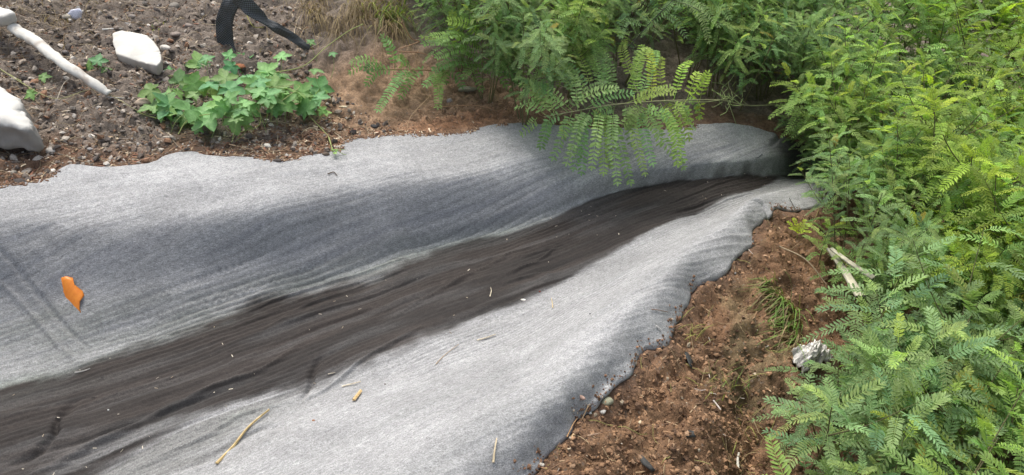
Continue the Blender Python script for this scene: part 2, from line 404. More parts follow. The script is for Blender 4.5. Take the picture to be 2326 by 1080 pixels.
C = mixc(C, (0.195, 0.20, 0.205), wall_band * 0.35)
C = mixc(C, (0.17, 0.17, 0.16), halo * 0.7)
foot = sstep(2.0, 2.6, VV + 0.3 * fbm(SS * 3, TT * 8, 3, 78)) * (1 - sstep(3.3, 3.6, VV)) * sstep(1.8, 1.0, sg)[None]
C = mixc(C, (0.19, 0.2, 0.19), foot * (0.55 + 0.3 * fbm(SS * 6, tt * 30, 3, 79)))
lowleft = sstep(-.55, -1.0, SS + 0.25 * (TT - tk[3][None])) * sstep(1.2, 2.2, VV) * (1 - sstep(3.0, 3.3, VV))
C *= (1 - 0.26 * np.clip(-ribc, 0, 1) * (1 - .3 * far_w) * sstep(.5, 1.5, VV) * (1 - .65 * sstep(5.2, 6.4, VV)))[..., None]  # groove shading and dirt put into the colour along the ribs
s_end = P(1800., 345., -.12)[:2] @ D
C = mixc(C, (0.035, 0.032, 0.030), sstep(s_end - .28, s_end + .05, SS + .05 * fbm(SS * 6, TT * 6, 3, 85)) * (1 - sstep(4.4, 4.9, VV)))  # shade of the overgrown ditch mouth painted near black into the felt
C = mixc(C, (0.17, 0.17, 0.18), lowleft * 0.6 * (0.8 + 0.4 * fbm(SS * 12, TT * 12, 4, 80)))
stripes = near_w * sstep(-.2, .6, vnoise(SS * 1.2, tt * 38, 83)) * (1 - wetm)
C = mixc(C, (0.24, 0.25, 0.245), stripes * 0.28)
wallstr = far_w * sstep(0, .7, vnoise(SS * 1.4, tt * 52, 84)) * sstep(.8, 1.6, VV)
C = mixc(C, (0.14, 0.15, 0.175), wallstr * 0.3)
C = mixc(C, (0.30, 0.34, 0.30), np.clip(green, 0, 1) * 0.5)
lines = sstep(0.1, 0.8, vnoise(SS * 2.0, tt * 75, 75)) * 0.35
wc = np.array([0.022, 0.0165, 0.0135]) * (1 + 0.35 * fbm(SS * 3, tt * 24, 3, 76))[..., None] * (1 - lines)[..., None] 
k = np.clip(wetm * 0.97, 0, 1)[..., None]
C = C * (1 - k) + wc * k
C = C * (1 - 0.45 * (sstep(1.9, 2.3, SS) * 1.0))[..., None] if False else C
def grid_faces(nr, nc):
    i = np.arange(nr - 1)[:, None] * nc + np.arange(nc - 1)[None]
    return np.stack([i, i + 1, i + nc + 1, i + nc], -1).reshape(-1, 4)
FV = np.stack([X, Y, Z], -1).reshape(-1, 3)
FF = grid_faces(NV, NS)[:, ::-1]
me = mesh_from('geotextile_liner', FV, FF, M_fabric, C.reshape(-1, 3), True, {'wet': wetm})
liner = obj('geotextile_liner', me)
tag(liner, 'pale grey felt sheet lining the ditch, dark wet silty strip along its bottom', 'ditch liner')
sm = liner.modifiers.new('thick', 'SOLIDIFY'); sm.thickness = 0.0025; sm.offset = -1

# ------------------------------------------------------------------ ground
G = [(0, 300, .03), (200, 250, .05), (400, 300, .02), (0, 100, .15), (200, 100, .14), (400, 150, .11), (600, 260, .04), (0, -20, .24), (300, -20, .22),
  (500, 60, .18), (600, 130, .13), (650, 20, .22), (760, 270, .03), (750, 180, .09), (800, 80, .22), (850, 10, .30), (880, 265, .03), (880, 215, .06), (900, 130, .18),
  (950, 60, .24), (1000, 255, .04), (1000, 190, .09), (1100, 240, .05), (1100, 160, .12), (1100, 50, .2), (1300, 250, .03), (1300, 120, .12), (1500, 250, .03),
  (1500, 120, .1), (1700, 250, 0), (1700, 120, .08), (-500, 300, .1), (-500, 0, .3), (1300, -100, .25), (700, -200, .4), (200, -200, .4),
  (1600, 700, -.09), (1700, 620, -.07), (1790, 540, -.07), (1500, 850, -.08), (1350, 1000, -.09), (1250, 1080, -.1), (1700, 850, -.13), (1600, 1000, -.12), (1450, 1050, -.11),
  (1750, 1060, -.22), (1690, 1080, -.2), (1790, 940, -.2), (1800, 750, -.13), (1900, 600, -.1), (2000, 700, -.16), (2100, 900, -.22), (2200, 500, -.12), (2300, 1000, -.22),
  (1900, 500, -.12), (2000, 300, -.15), (2200, 100, -.15), (1300, 1250, -.12), (1700, 1300, -.2), (2200, 1300, -.2), (2500, 700, -.2), (1000, 1700, -.1), (1950, 420, -.25)]
g = np.array(G, float); gp = P(g[:, 0], g[:, 1], g[:, 2])
cx = [gp[:, 0]]; cy = [gp[:, 1]]; ch = [g[:, 2]]
for vi in (0, 80, 160, 220, 280, 353, 440, 520, NV - 1):
    idx = np.arange(5, NS, 55)
    cx.append(X[vi, idx]); cy.append(Y[vi, idx]); ch.append(HH[vi, idx] - (0.004 if vi in (0, NV - 1) else 0.02))
for a in np.linspace(0, 2 * math.pi, 16, endpoint=False):
    cx.append(np.array([1 + 9 * math.cos(a)])); cy.append(np.array([3 + 9 * math.sin(a)])); ch.append(np.array([0.1 if math.sin(a) > 0 else -.1]))
cx = np.concatenate(cx); cy = np.concatenate(cy); ch = np.concatenate(ch)
def phi(r2): return 0.5 * r2 * np.log(r2 + 1e-9)
A = phi((cx[:, None] - cx) ** 2 + (cy[:, None] - cy) ** 2) + np.eye(len(cx)) * 1e-4
Q = np.stack([np.ones_like(cx), cx, cy], 1)
MM = np.block([[A, Q], [Q.T, np.zeros((3, 3))]])
sol = np.linalg.solve(MM, np.concatenate([ch, np.zeros(3)]))
def rbf(x, y):
    out = np.empty(len(x))
    for i in range(0, len(x), 20000):
        xa, ya = x[i:i + 20000], y[i:i + 20000]
        out[i:i + 20000] = phi((xa[:, None] - cx) ** 2 + (ya[:, None] - cy) ** 2) @ sol[:-3] + sol[-3] + sol[-2] * xa + sol[-1] * ya
    return out
def axis(a, b, st, far):
    mid = np.arange(a, b + st / 2, st); o = []; d = st; p = b
    while p < far: d *= 1.22; p += d; o.append(p)
    o2 = []; d = st; p = a
    while p > -far: d *= 1.22; p -= d; o2.append(p)
    return np.concatenate([o2[::-1], mid, o])
gx = axis(-2.3, 4.6, 0.0125, 60); gy = axis(0.1, 6.2, 0.0125, 60)
GX, GY = np.meshgrid(gx, gy)
# coarse evaluation then bilinear is enough for the smooth part
cgx = axis(-2.4, 4.7, 0.05, 62); cgy = axis(0.0, 6.3, 0.05, 62)
CX, CY = np.meshgrid(cgx, cgy)
ccl = np.hypot(CX - 1, CY - 3)
CH = rbf(CX.ravel(), CY.ravel()).reshape(CX.shape)
CH = np.where(ccl > 9, 0.0, CH * (1 - sstep(6, 9, ccl))) 
def bilin(ax, ay, A, x, y):
    i = np.clip(np.searchsorted(ax, x) - 1, 0, len(ax) - 2); j = np.clip(np.searchsorted(ay, y) - 1, 0, len(ay) - 2)
    u = (x - ax[i]) / (ax[i + 1] - ax[i]); v = (y - ay[j]) / (ay[j + 1] - ay[j])
    return (A[j, i] * (1 - u) + A[j, i + 1] * u) * (1 - v) + (A[j + 1, i] * (1 - u) + A[j + 1, i + 1] * u) * v
GH = bilin(cgx, cgy, CH, GX.ravel(), GY.ravel()).reshape(GX.shape)
GS = GX * D[0] + GY * D[1]; GT = GX * N[0] + GY * N[1]
tF = np.interp(GS, sg, tk[0]); tN = np.interp(GS, sg, tk[7])
out_far = tF - GT; out_near = GT - tN                    # metres outside the hem
near_bank = sstep(0.0, 0.10, out_near); far_bank = sstep(0.0, 0.12, out_far)
clod = fbm(GX * 9, GY * 9, 5, 81, 0.62); clod2 = fbm(GX * 34, GY * 34, 4, 82, 0.6)
ridged = 1 - np.abs(fbm(GX * 14 + 3, GY * 14, 4, 84, 0.6))
GH += near_bank * (0.028 * clod + 0.012 * clod2 + 0.018 * ridged - 0.016)
gravel_w = sstep(0.95, 0.2, GX + 0.2 * clod) * far_bank
GH += np.where(out_near > 0, 0.022 * np.exp(-out_near / .035) * (0.5 + 1.3 * clod), 0)
gc = catmull(np.array([(1640, 800, -.1), (1700, 900, -.12), (1710, 980, -.14), (1690, 1060, -.15), (1680, 1150, -.16)], float), 10); gc = P(gc[:, 0], gc[:, 1], gc[:, 2])
gd = np.full(GX.shape, 9.0)
for q_ in gc: gd = np.minimum(gd, np.hypot(GX - q_[0] + .02 * clod, GY - q_[1]))
GH -= near_bank * 0.06 * np.exp(-(gd / .055) ** 2)
GH += far_bank * (0.013 * clod + 0.007 * clod2 + sstep(.05, .3, GX + .3) * .014 * ridged) + gravel_w * 0.006 * clod2
# keep the soil under the fabric: push below the sheet wherever it covers
ix = np.searchsorted(gx, FV[:, 0]); iy = np.searchsorted(gy, FV[:, 1])
low = np.full(GX.shape, np.inf)
for a in (-1, 0):
    for b_ in (-1, 0):
        np.minimum.at(low, (np.clip(iy + b_, 0, len(gy) - 1), np.clip(ix + a, 0, len(gx) - 1)), FV[:, 2])
GZ = plane(GX, GY) + GH
inside = (out_far < 0) & (out_near < 0) & (GS < S_MAX) & (GS > S_MIN)
cov = np.isfinite(low)
deep = np.minimum(-out_far, -out_near)
GZ = np.where(cov & inside, np.minimum(GZ, low - 0.006 - 0.012 * sstep(0, 0.05, deep)), GZ)
GZ = np.where(cov & ~inside, np.minimum(GZ, low + 0.010), GZ)
# colours of the soil
px_, py_ = project(np.stack([gp[:, 0], gp[:, 1], gp[:, 2]], -1))
dark_gravel = np.array([0.195, 0.162, 0.132]); red_mulch = np.array([0.17, 0.10, 0.062]); sandy = np.array([0.315, 0.210, 0.133]); clay = np.array([0.225, 0.132, 0.074])
nzc = fbm(GX * 5, GY * 5, 4, 91)
SC = np.ones(GX.shape + (3,)) * dark_gravel
SC = mixc(SC, red_mulch, sstep(0.22, 0.03, out_far + 0.08 * nzc) * 0.9)
cs = P(np.array([960.]), np.array([220.]), .1)[0]
def blob(px, py, h, rx, ry, ang=0.0):
    c = P(np.array([float(px)]), np.array([float(py)]), h)[0]; dx = GX - c[0]; dy = GY - c[1]
    u = dx * math.cos(ang) + dy * math.sin(ang); v = -dx * math.sin(ang) + dy * math.cos(ang)
    return np.exp(-((u / rx) ** 2 + (v / ry) ** 2) ** 1.5)
SC = mixc(SC, sandy, np.clip(blob(880, 225, .06, .42, .26, .35) * 1.6 + blob(1080, 245, .05, .40, .16, .45) * 1.3 + 0.1 * nzc * blob(960, 215, .1, .8, .5), 0, 1))
SC = mixc(SC, sandy * np.array([1.0, .8, .7]), blob(1050, 275, .03, .32, .07, .45) * .9)
SC = mixc(SC, clay, np.clip(near_bank * 1.2, 0, 1))
SC = mixc(SC, clay * 0.45, near_bank * sstep(-0.1, 0.7, fbm(GX * 3.2, GY * 3.2, 4, 93)) * 0.75)
SC = mixc(SC, clay * 1.35, near_bank * sstep(0.15, 0.7, fbm(GX * 4.2 + 9, GY * 4.2, 3, 94)) * 0.6)
SC = mixc(SC, (0.17, .15, .08), near_bank * sstep(0.2, 0.7, fbm(GX * 3.7 + 2, GY * 3.7 + 5, 3, 95)) * 0.5)
SC *= (1 + 0.25 * clod2)[..., None]
SC = np.clip(SC, 0.01, 0.5)
ground = obj('ground', mesh_from('ground', np.stack([GX, GY, GZ], -1).reshape(-1, 3), grid_faces(len(gy), len(gx)), M_soil, SC.reshape(-1, 3)))
tag(ground, 'brown soil banks on both sides of the lined ditch', None, None, 'structure')
def gz(x, y): return bilin(gx, gy, GZ, np.asarray(x, float), np.asarray(y, float))
# ray casting onto fabric and ground
def bvh_of(v, f): return BVHTree.FromPolygons(v.tolist(), f.tolist())
_st = 3
Fc = FV.reshape(NV, NS, 3)[::_st, ::_st]; bF = bvh_of(Fc.reshape(-1, 3), grid_faces(*Fc.shape[:2]))
Gc = np.stack([GX, GY, GZ], -1)[::3, ::3]; bG = bvh_of(Gc.reshape(-1, 3), grid_faces(*Gc.shape[:2]))
def hit(px, py):
    """where the view through a photo pixel meets fabric or soil: point, normal"""
    o = Vector((0, 0, CAMZ)); d = Vector(ray(px, py)).normalized(); best = None
    for b in (bF, bG):
        r = b.ray_cast(o, d)
        if r[0] is not None and (best is None or r[3] < best[3]): best = r
    n = best[1]
    if n.z < 0: n = -n
    return np.array(best[0]), np.array(n)

# ------------------------------------------------------------------ foliage
LT = np.array([[0, 0, 0], [.30, .42, .05], [.72, .46, .05], [1, 0, -.05], [.72, -.46, .05], [.30, -.42, .05], [.3, 0, -.03], [.72, 0, -.03]])
LF3 = np.array([[0, 6, 1], [2, 7, 3], [0, 5, 6], [4, 3, 7]]); LF4 = np.array([[1, 6, 7, 2], [6, 5, 4, 7]])
GREEN = np.array([0.205, 0.315, 0.098]); BLUEG = np.array([0.195, 0.295, 0.132]); YOUNG = np.array([0.38, 0.49, 0.05]); SHADEG = np.array([0.125, 0.205, 0.080])

class Foliage:
    def __init__(s, r): s.O = []; s.U = []; s.V = []; s.Wn = []; s.L = []; s.Wd = []; s.C = []; s.mb = MB(); s.r = r
    def leaf(s, base, d, up, length, young=0.0, npair=None, droop=0.5, tone=GREEN, llen=None, wr=0.28, fold=0.15, ang=62, pts=None):
        r = s.r
        if npair is None: npair = max(5, int(round(length / (0.52 * (length * 0.125 + 0.003)) + r.normal() * .9)))
        n = 9; t = np.linspace(0, 1, n)
        if pts is None:
            d = unit(np.asarray(d, float)); 
            side = unit(np.cross(d, up)); nn = np.cross(side, d)
            swing = r.normal() * 0.16
            pts = base + length * (t[:, None] * d + (swing * t ** 2)[:, None] * side - (droop * 0.5 * t ** 2)[:, None] * np.array([0, 0, 1.]))
        else:
            pts = catmull(pts, 8); length = np.linalg.norm(np.diff(pts, axis=0), axis=1).sum(); t = np.linspace(0, 1, len(pts))
        tan = unit(np.gradient(pts, axis=0)); side = unit(np.cross(tan, up)); nn = np.cross(side, tan)
        colr = tone * (1 - young) + YOUNG * young
        colr = colr * (1 + 0.2 * r.normal()) * (1 + np.array([.08, 0, -.05]) * r.normal())
        if r.random() < 0.004: colr = np.array([0.32, 0.27, 0.05])
        s.mb.tube(pts, np.linspace(0.0011, 0.0005, len(pts)), colr * 1.15 + np.array([.05, .06, .02]), 3, False)
        tt = 0.13 + 0.86 * (np.arange(npair) + 0.5) / npair; tt = np.clip(tt + r.normal(0, .006, npair), 0, 1)
        ll = (llen or min(0.025, length * 0.125 + 0.003)) * (0.72 + 0.35 * np.sin(tt * 2.6 + .3))
        def at(a): return np.stack([np.interp(tt, t, a[:, i]) for i in range(3)], -1)
        p, T, S, NN = at(pts), unit(at(tan)), unit(at(side)), unit(at(nn))
        for sg_ in (-1, 1):
            a = np.radians(ang + 4 + r.normal(0, 5, npair) - 22 * tt)[:, None]
            fd = fold + r.normal(0, .10, npair)[:, None]
            U = unit(np.cos(a) * T + np.sin(a) * (sg_ * S * np.cos(fd) + NN * np.sin(fd)))
            Wn = unit(np.cross(U, T) * -sg_ ); Wn = np.where((Wn * NN).sum(1, keepdims=True) < 0, -Wn, Wn)
            V = np.cross(Wn, U)
            s.O.append(p); s.U.append(U); s.V.append(V); s.Wn.append(Wn); s.L.append(ll * (1 + r.normal(0, .06, npair)))
            s.Wd.append(ll * wr); s.C.append(colr[None] * (1 + r.normal(0, .07, (npair, 1))))
        s.O.append(p[-1:]); s.U.append(T[-1:]); s.V.append(S[-1:]); s.Wn.append(NN[-1:]); s.L.append(ll[-1:]); s.Wd.append(ll[-1:] * wr); s.C.append(colr[None])
    def shoot(s, pts, r0, nl, ll, young_tip=0.5, tone=GREEN, start=0.25, stem=None, stemcol=(0.12, 0.11, 0.05), open_=58, up=None, tipup=True):
        """a stem with spirally set leaves"""
        r = s.r; pts = np.asarray(pts, float)
        (stem or s.mb).tube(pts, np.linspace(r0, r0 * .3, len(pts)), np.array(stemcol), 5, False)
        t = np.linspace(0, 1, len(pts)); tan = unit(np.gradient(pts, axis=0)); ph = r.random() * 6.28
        for i in range(nl):
            q = start + (1 - start) * ((i + .5) / nl) ** 0.85
            b = np.array([np.interp(q, t, pts[:, k]) for k in range(3)]); T = unit(np.array([np.interp(q, t, tan[:, k]) for k in range(3)]))
            ph += 2.4 + r.normal(0, .2)
            a = unit(np.cross(T, [0.3, 0.9, 0.2])); c = np.cross(T, a)
            rad = a * math.cos(ph) + c * math.sin(ph)
            rel = (i + .5) / nl
            op = math.radians(open_ + 14 * (1 - rel) - 26 * max(0, rel - .75) * 4 * 0.5 + r.normal(0, 7))
            d = T * math.cos(op) + rad * math.sin(op)
            L = ll * (0.75 + 0.3 * math.sin(rel * 2.4)) * (1 - 0.45 * max(0, rel - .8) / .2) * max(.5, 1 + r.normal(0, .18))
            y = max(0, (rel - .72) / .28) * young_tip + max(0, r.normal(0.03, .05))
            upv = unit(np.array([0, 0, 1.]) * .9 + T * .5 + r.normal(0, .12, 3))
            s.leaf(b, d, upv, L, min(y, 1), droop=0.45 + r.random() * .4, tone=tone)
    def meshes(s, name):
        O, U, V, Wn = (np.vstack(x) for x in (s.O, s.U, s.V, s.Wn)); L = np.concatenate(s.L); Wd = np.concatenate(s.Wd); Cc = np.vstack(s.C)
        n = len(O)
        v = O[:, None] + LT[None, :, :1] * U[:, None] * L[:, None, None] + LT[None, :, 1:2] * V[:, None] * Wd[:, None, None] + LT[None, :, 2:] * Wn[:, None] * L[:, None, None]
        off = (np.arange(n) * 8)[:, None, None]
        s.mb.add(v.reshape(-1, 3), [(LF3[None] + off).reshape(-1, 3), (LF4[None] + off).reshape(-1, 4)], np.repeat(np.clip(Cc, .01, .6), 8, 0))
        return s.mb.build(name, M_leaf)

def make_shrub_meshes(seed, height=0.7, nst=5, nl=13, ll=0.16, spread=0.3, tone=GREEN, young=0.5, side=2):
    r = np.random.default_rng(seed); fo = Foliage(r); st = MB()
    for k in range(nst):
        a = r.random() * 6.28; lean = spread * (0.3 + r.random()) * (0.2 if k == 0 else 1)
        hh = height * (0.72 + .35 * r.random()); tgt = np.array([math.cos(a) * lean, math.sin(a) * lean, hh])
        b0 = np.array([math.cos(a), math.sin(a), 0]) * .03
        mid = b0 * .4 + tgt * .5 + np.array([0, 0, hh * .12]) + r.normal(0, .02, 3)
        pts = catmull([b0 + [0, 0, -.03], mid, tgt], 6)
        fo.shoot(pts, 0.0045, nl, ll, young, tone, .22, st)
        for q in range(side):
            u = .3 + .4 * r.random(); b = pts[int(u * (len(pts) - 1))]; aa = a + r.normal(0, 1.3)
            ln = .22 + .15 * r.random(); e = b + np.array([math.cos(aa) * ln * .7, math.sin(aa) * ln * .7, ln * .75])
            fo.shoot(catmull([b, (b + e) / 2 + [0, 0, -.02], e], 5), .0025, max(6, int(nl * .6)), ll * .85, young, tone, .15, st)
    return fo.meshes('foliage'), st.build('stem', M_stem)

def place_shrub(meshes, loc, rot, scale, label, group=None, name='pinnate_shrub', tilt=0.0):
    e = empty(name, loc); e.rotation_euler = (tilt, 0, rot); e.scale = (scale,) * 3
    f = obj('foliage', meshes[0], e); s_ = obj('stem', meshes[1], e)
    tag(e, label, 'shrub', group); return e


VAR = [make_shrub_meshes(100 + i, .70, 5, 19, .13, .32, [GREEN, BLUEG, GREEN * 1.12, BLUEG * 1.08, GREEN * .95, np.array([.215, .32, .06])][i], [.35, .25, .8, .3, .5, .9][i], 3) for i in range(6)]
VARD = [make_shrub_meshes(200 + i, .70, 5, 18, .125, .32, SHADEG * (1.1 + .25 * i), .15, 3) for i in range(3)]  # same kind of shrub, thicket shade put into a darker leaf colour
LOW = [make_shrub_meshes(300 + i, .42, 4, 14, .165, .26, [GREEN, BLUEG, BLUEG * 1.1, GREEN * 1.05][i], [.25, .2, .35, .6][i], 2) for i in range(4)]
ONE = [make_shrub_meshes(400 + i, .40, 1, 17, .175, .05, [BLUEG * 1.05, GREEN * 1.1, BLUEG, GREEN][i], [.25, .85, .1, .5][i], 1) for i in range(4)]

def in_poly(x, y, poly):
    ins = False; n = len(poly)
    for i in range(n):
        x1, y1 = poly[i]; x2, y2 = poly[(i + 1) % n]
        if (y1 > y) != (y2 > y) and x < (x2 - x1) * (y - y1) / (y2 - y1) + x1: ins = not ins
    return ins
r = np.random.default_rng(55)
def mass(poly, hc, step, scl, label, group, var, jit=.35):
    """shrubs rooted on the soil under a piece of canopy hc above the land"""
    pw = [tuple(P(float(a), float(b), hc)[:2]) for a, b in poly]
    xs = [p[0] for p in pw]; ys = [p[1] for p in pw]; n = 0
    for x in np.arange(min(xs), max(xs), step):
        for y in np.arange(min(ys), max(ys), step):
            xx = x + r.normal(0, step * jit); yy = y + r.normal(0, step * jit)
            if not in_poly(xx, yy, pw): continue
            s_ = scl * (.85 + .3 * r.random())
            place_shrub(var[r.integers(len(var))], (xx, yy, float(gz(xx, yy))), r.random() * 6.28, s_, label, group); n += 1
    print('mass', label, n)
mass([(2210, 560), (2160, 470), (2085, 330), (2100, 220), (2330, 160), (2560, 330), (2560, 640)], .45, .27, .95,
     'feathery mid green shrub in the middle of the thicket right of the ditch', 'shrubs in the thicket right of the ditch', VAR)
mass([(2100, 220), (1960, 60), (1940, -70), (2200, -60), (2600, -10), (2600, 200), (2330, 160)], .5, .44, 1.25,
     'distant shrub with yellow green tips in the upper right corner of the thicket', 'far shrubs in the upper right corner', [VAR[5], VAR[2], VAR[2], VAR[4], VAR[0]])
mass([(2210, 660), (2200, 570), (2560, 640), (2560, 1250), (2150, 1250), (2080, 1180), (2080, 900)], .25, .24, .95,
     'low blue green fern like shrub in the near right of the thicket', 'low shrubs in the near right of the thicket', LOW)
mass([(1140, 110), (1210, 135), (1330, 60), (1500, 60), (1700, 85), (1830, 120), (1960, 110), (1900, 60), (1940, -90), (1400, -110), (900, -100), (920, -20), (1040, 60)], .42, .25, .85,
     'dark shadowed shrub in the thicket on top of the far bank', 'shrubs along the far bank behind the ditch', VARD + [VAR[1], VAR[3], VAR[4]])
mass([(2560, 330), (3300, 250), (3300, 1250), (2560, 1250)], .35, .36, 1.05,
     'shrub continuing the thicket past the right border of the picture', 'shrubs past the right border', [VAR[0], VAR[1], LOW[0], LOW[2]])
mass([(2600, 200), (2400, -60), (3300, -80), (3300, 250), (2560, 330)], .5, .5, 1.2,
     'shrub continuing the thicket past the right border of the picture', 'shrubs past the right border', [VAR[2], VAR[4], VAR[5]])
def single(px, py, hc, m, scale, rot, label, name='pinnate_shrub'):
    p = P(float(px), float(py), hc); z = float(gz(p[0], p[1]))
    return place_shrub(m, (p[0], p[1], z), rot, scale, label, None, name)
mass([(1960, 760), (2130, 620), (2150, 900), (2130, 1200), (1960, 1200)], .22, .21, .72,
     'small blue green fern like shrub filling the near edge of the thicket', 'small shrubs on the near edge of the thicket', LOW)
single(1925, 850, .28, ONE[0], .98, 0.4, 'blue green star of feathery leaves nearest the bare clay, left of the near thicket')
single(2085, 1010, .28, ONE[1], .9, 1.4, 'young shrub with bright yellow green leaf tips at the bottom right of the picture')
single(2000, 730, .25, ONE[2], .9, 2.4, 'feathery shrub rising behind the crumpled white bag')
single(1900, 1090, .22, ONE[3], .8, 3.0, 'small green shrub cut by the bottom edge beside the clay')
single(2215, 900, .3, ONE[2], 1.0, 0.9, 'dark green star shaped shrub beside the young yellow tipped one')
single(2170, 610, .3, LOW[1], .95, 0.9, 'shrub with drooping blue green leaves above the split pale stems')
single(2180, 660, .35, ONE[0], 1.1, 2.9, 'tall feathery shrub standing proud in the middle of the right thicket')
single(2100, 500, .28, LOW[0], .7, 1.9, 'low shrub spilling over the far end of the near bank')
single(2010, 400, .40, VAR[1], .70, 4.9, 'shrub leaning over the dark end of the ditch from the near side')
single(1935, 365, .36, ONE[1], .62, 0.2, 'bright yellow green tipped sprig against the dark end of the ditch', 'pinnate_sprig')
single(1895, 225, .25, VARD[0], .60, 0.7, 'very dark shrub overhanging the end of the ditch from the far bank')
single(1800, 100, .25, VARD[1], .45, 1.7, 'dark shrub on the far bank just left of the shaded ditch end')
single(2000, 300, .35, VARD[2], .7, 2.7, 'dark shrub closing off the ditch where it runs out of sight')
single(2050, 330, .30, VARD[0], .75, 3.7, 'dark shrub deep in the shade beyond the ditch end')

# hand posed branches -------------------------------------------------------------
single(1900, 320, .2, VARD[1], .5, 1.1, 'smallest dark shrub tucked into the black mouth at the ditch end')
single(2000, 130, .5, VAR[2], 1.0, .4, 'light green shrub at the top edge right of the dark far bank thicket')
single(1965, 205, .45, VAR[4], .85, 2.4, 'mid green shrub straight above the dark end of the ditch')
single(2060, 190, .45, VAR[5], .9, 5.0, 'yellow green shrub nearest above the ditch end on the right')
single(2030, 60, .5, VAR[3], 1.0, 1.2, 'blue green shrub behind the light green one at the top edge')
def PB(px, py, h):
    p = P(float(px), float(py), float(h))
    if p[2] < float(gz(p[0], p[1])) + .04 and py < 300:
        q = hit(px, py)[0]; return q + np.array([0, 0, .06])
    return p
def branch(name, label, stems, leaves, tone, seed, young=0.1, llen=None, sp_=.0125, wr=.38, dup_=0):
    rr = np.random.default_rng(seed); fo = Foliage(rr); st = MB()
    for pts, rad, c in stems:
        q = np.array(pts, float); st.tube(catmull(np.array([PB(*k) for k in q]), 8), rad, np.array(c), 6)
    leaves = list(leaves) + [((L[0][0] + rr.normal(0, 22), L[0][1] + rr.normal(0, 4), L[0][2]), (L[1][0] + rr.normal(0, 26), L[1][1] + rr.normal(0, 14), L[1][2] + rr.normal(0, .02)), L[2] if len(L) > 2 else young) for L in leaves if rr.random() < dup_]
    for L in leaves:
        a, b, y = L[0], L[1], (L[2] if len(L) > 2 else young)
        a = PB(*a); b = PB(b[0] + rr.normal(0, 6), b[1] + rr.normal(0, 6), b[2])
        m = (a + b) / 2 + np.array([0, 0, .08 * np.linalg.norm(b - a) + .01]) + rr.normal(0, .012, 3)
        for k_ in (a, m, b): k_[2] = max(k_[2], float(gz(k_[0], k_[1])) + .035) if L[1][1] < 275 else k_[2]
        toc = unit(np.array([0, 0, CAMZ]) - m)
        up = unit(np.array([0, 0, .75]) + toc * .8 + rr.normal(0, .22, 3))
        fo.leaf(a, None, up, 0, y, npair=max(6, int(np.linalg.norm(b - a) / sp_)), tone=tone * (1 + rr.normal(0, .1)), llen=llen or .022, wr=wr, pts=np.array([a, m, b]), fold=.02, ang=76)
    origin = P(float(stems[0][0][0][0]), float(stems[0][0][0][1]), stems[0][0][0][2])
    root = empty(name); tag(root, label, 'branch' if 'branch' in name else 'shrub')
    obj('foliage', fo.meshes('foliage'), root); obj('stem', st.build('stem', M_stem), root)
    return root
pale_stem = (.30, .30, .16)
branch('leafy_branch', 'pale green leafy branch hanging over the far edge of the felt with drooping leaves',
  [([(1760, 262, 0), (1700, 240, .10), (1640, 228, .16), (1560, 228, .20), (1460, 232, .22), (1380, 240, .22), (1300, 254, .20), (1235, 266, .17)], np.linspace(.0035, .0016, 57), pale_stem),
   ([(1400, 238, .22), (1330, 215, .25), (1260, 190, .27)], .0015, pale_stem),
   ([(1460, 232, .22), (1440, 190, .27), (1420, 130, .32)], .0014, pale_stem),
   ([(1700, 240, .10), (1660, 205, .2), (1655, 185, .24)], .0015, pale_stem)],
  [((1290, 255, .2), (1188, 225, .22)), ((1260, 262, .2), (1185, 200, .24)), ((1300, 252, .21), (1200, 175, .26)), ((1330, 246, .22), (1225, 150, .3)), ((1340, 215, .25), (1250, 125, .32)),
   ((1350, 243, .22), (1270, 130, .33)), ((1370, 210, .25), (1325, 100, .36)), ((1380, 215, .26), (1345, 110, .35)), ((1400, 235, .23), (1365, 105, .36)), ((1440, 190, .27), (1420, 95, .36), .4),
   ((1450, 230, .22), (1450, 120, .34), .3), ((1480, 230, .22), (1475, 110, .35), .7), ((1510, 230, .21), (1500, 130, .33), .7), ((1530, 228, .2), (1565, 140, .32), .8), ((1560, 228, .2), (1590, 160, .3), .7),
   ((1330, 248, .22), (1440, 212, .3), .3), ((1290, 250, .2), (1395, 190, .32), .1), ((1420, 236, .22), (1520, 205, .3), .3), ((1590, 228, .18), (1592, 170, .28), .5),
   ((1250, 265, .18), (1235, 335, .05)), ((1280, 258, .19), (1240, 320, .08)), ((1300, 256, .2), (1262, 375, .02)), ((1320, 252, .2), (1285, 350, .06)), ((1340, 250, .2), (1310, 385, .0)), ((1345, 248, .2), (1355, 330, .06)),
   ((1365, 246, .21), (1345, 370, .03), .15), ((1380, 244, .21), (1372, 400, .0), .3), ((1395, 242, .21), (1402, 412, -.02)), ((1420, 240, .21), (1440, 330, .08)), ((1430, 240, .21), (1470, 395, .0), .2),
   ((1450, 238, .21), (1490, 375, .02)), ((1470, 236, .21), (1500, 330, .08), .2), ((1500, 235, .2), (1552, 366, .02), .5), ((1520, 234, .2), (1570, 320, .06), .3), ((1545, 232, .2), (1582, 300, .08), .4), ((1580, 232, .18), (1600, 280, .1), .5),
   ((1220, 268, .17), (1175, 300, .06)), ((1240, 262, .18), (1190, 262, .16)), ((1400, 240, .22), (1300, 290, .1)), ((1460, 236, .22), (1400, 290, .12), .1), ((1500, 236, .2), (1440, 285, .12), .3)],
  np.array([.25, .375, .165]), 601, .08, llen=.026, wr=.38, sp_=.0168, dup_=.6)
rr = np.random.default_rng(605)
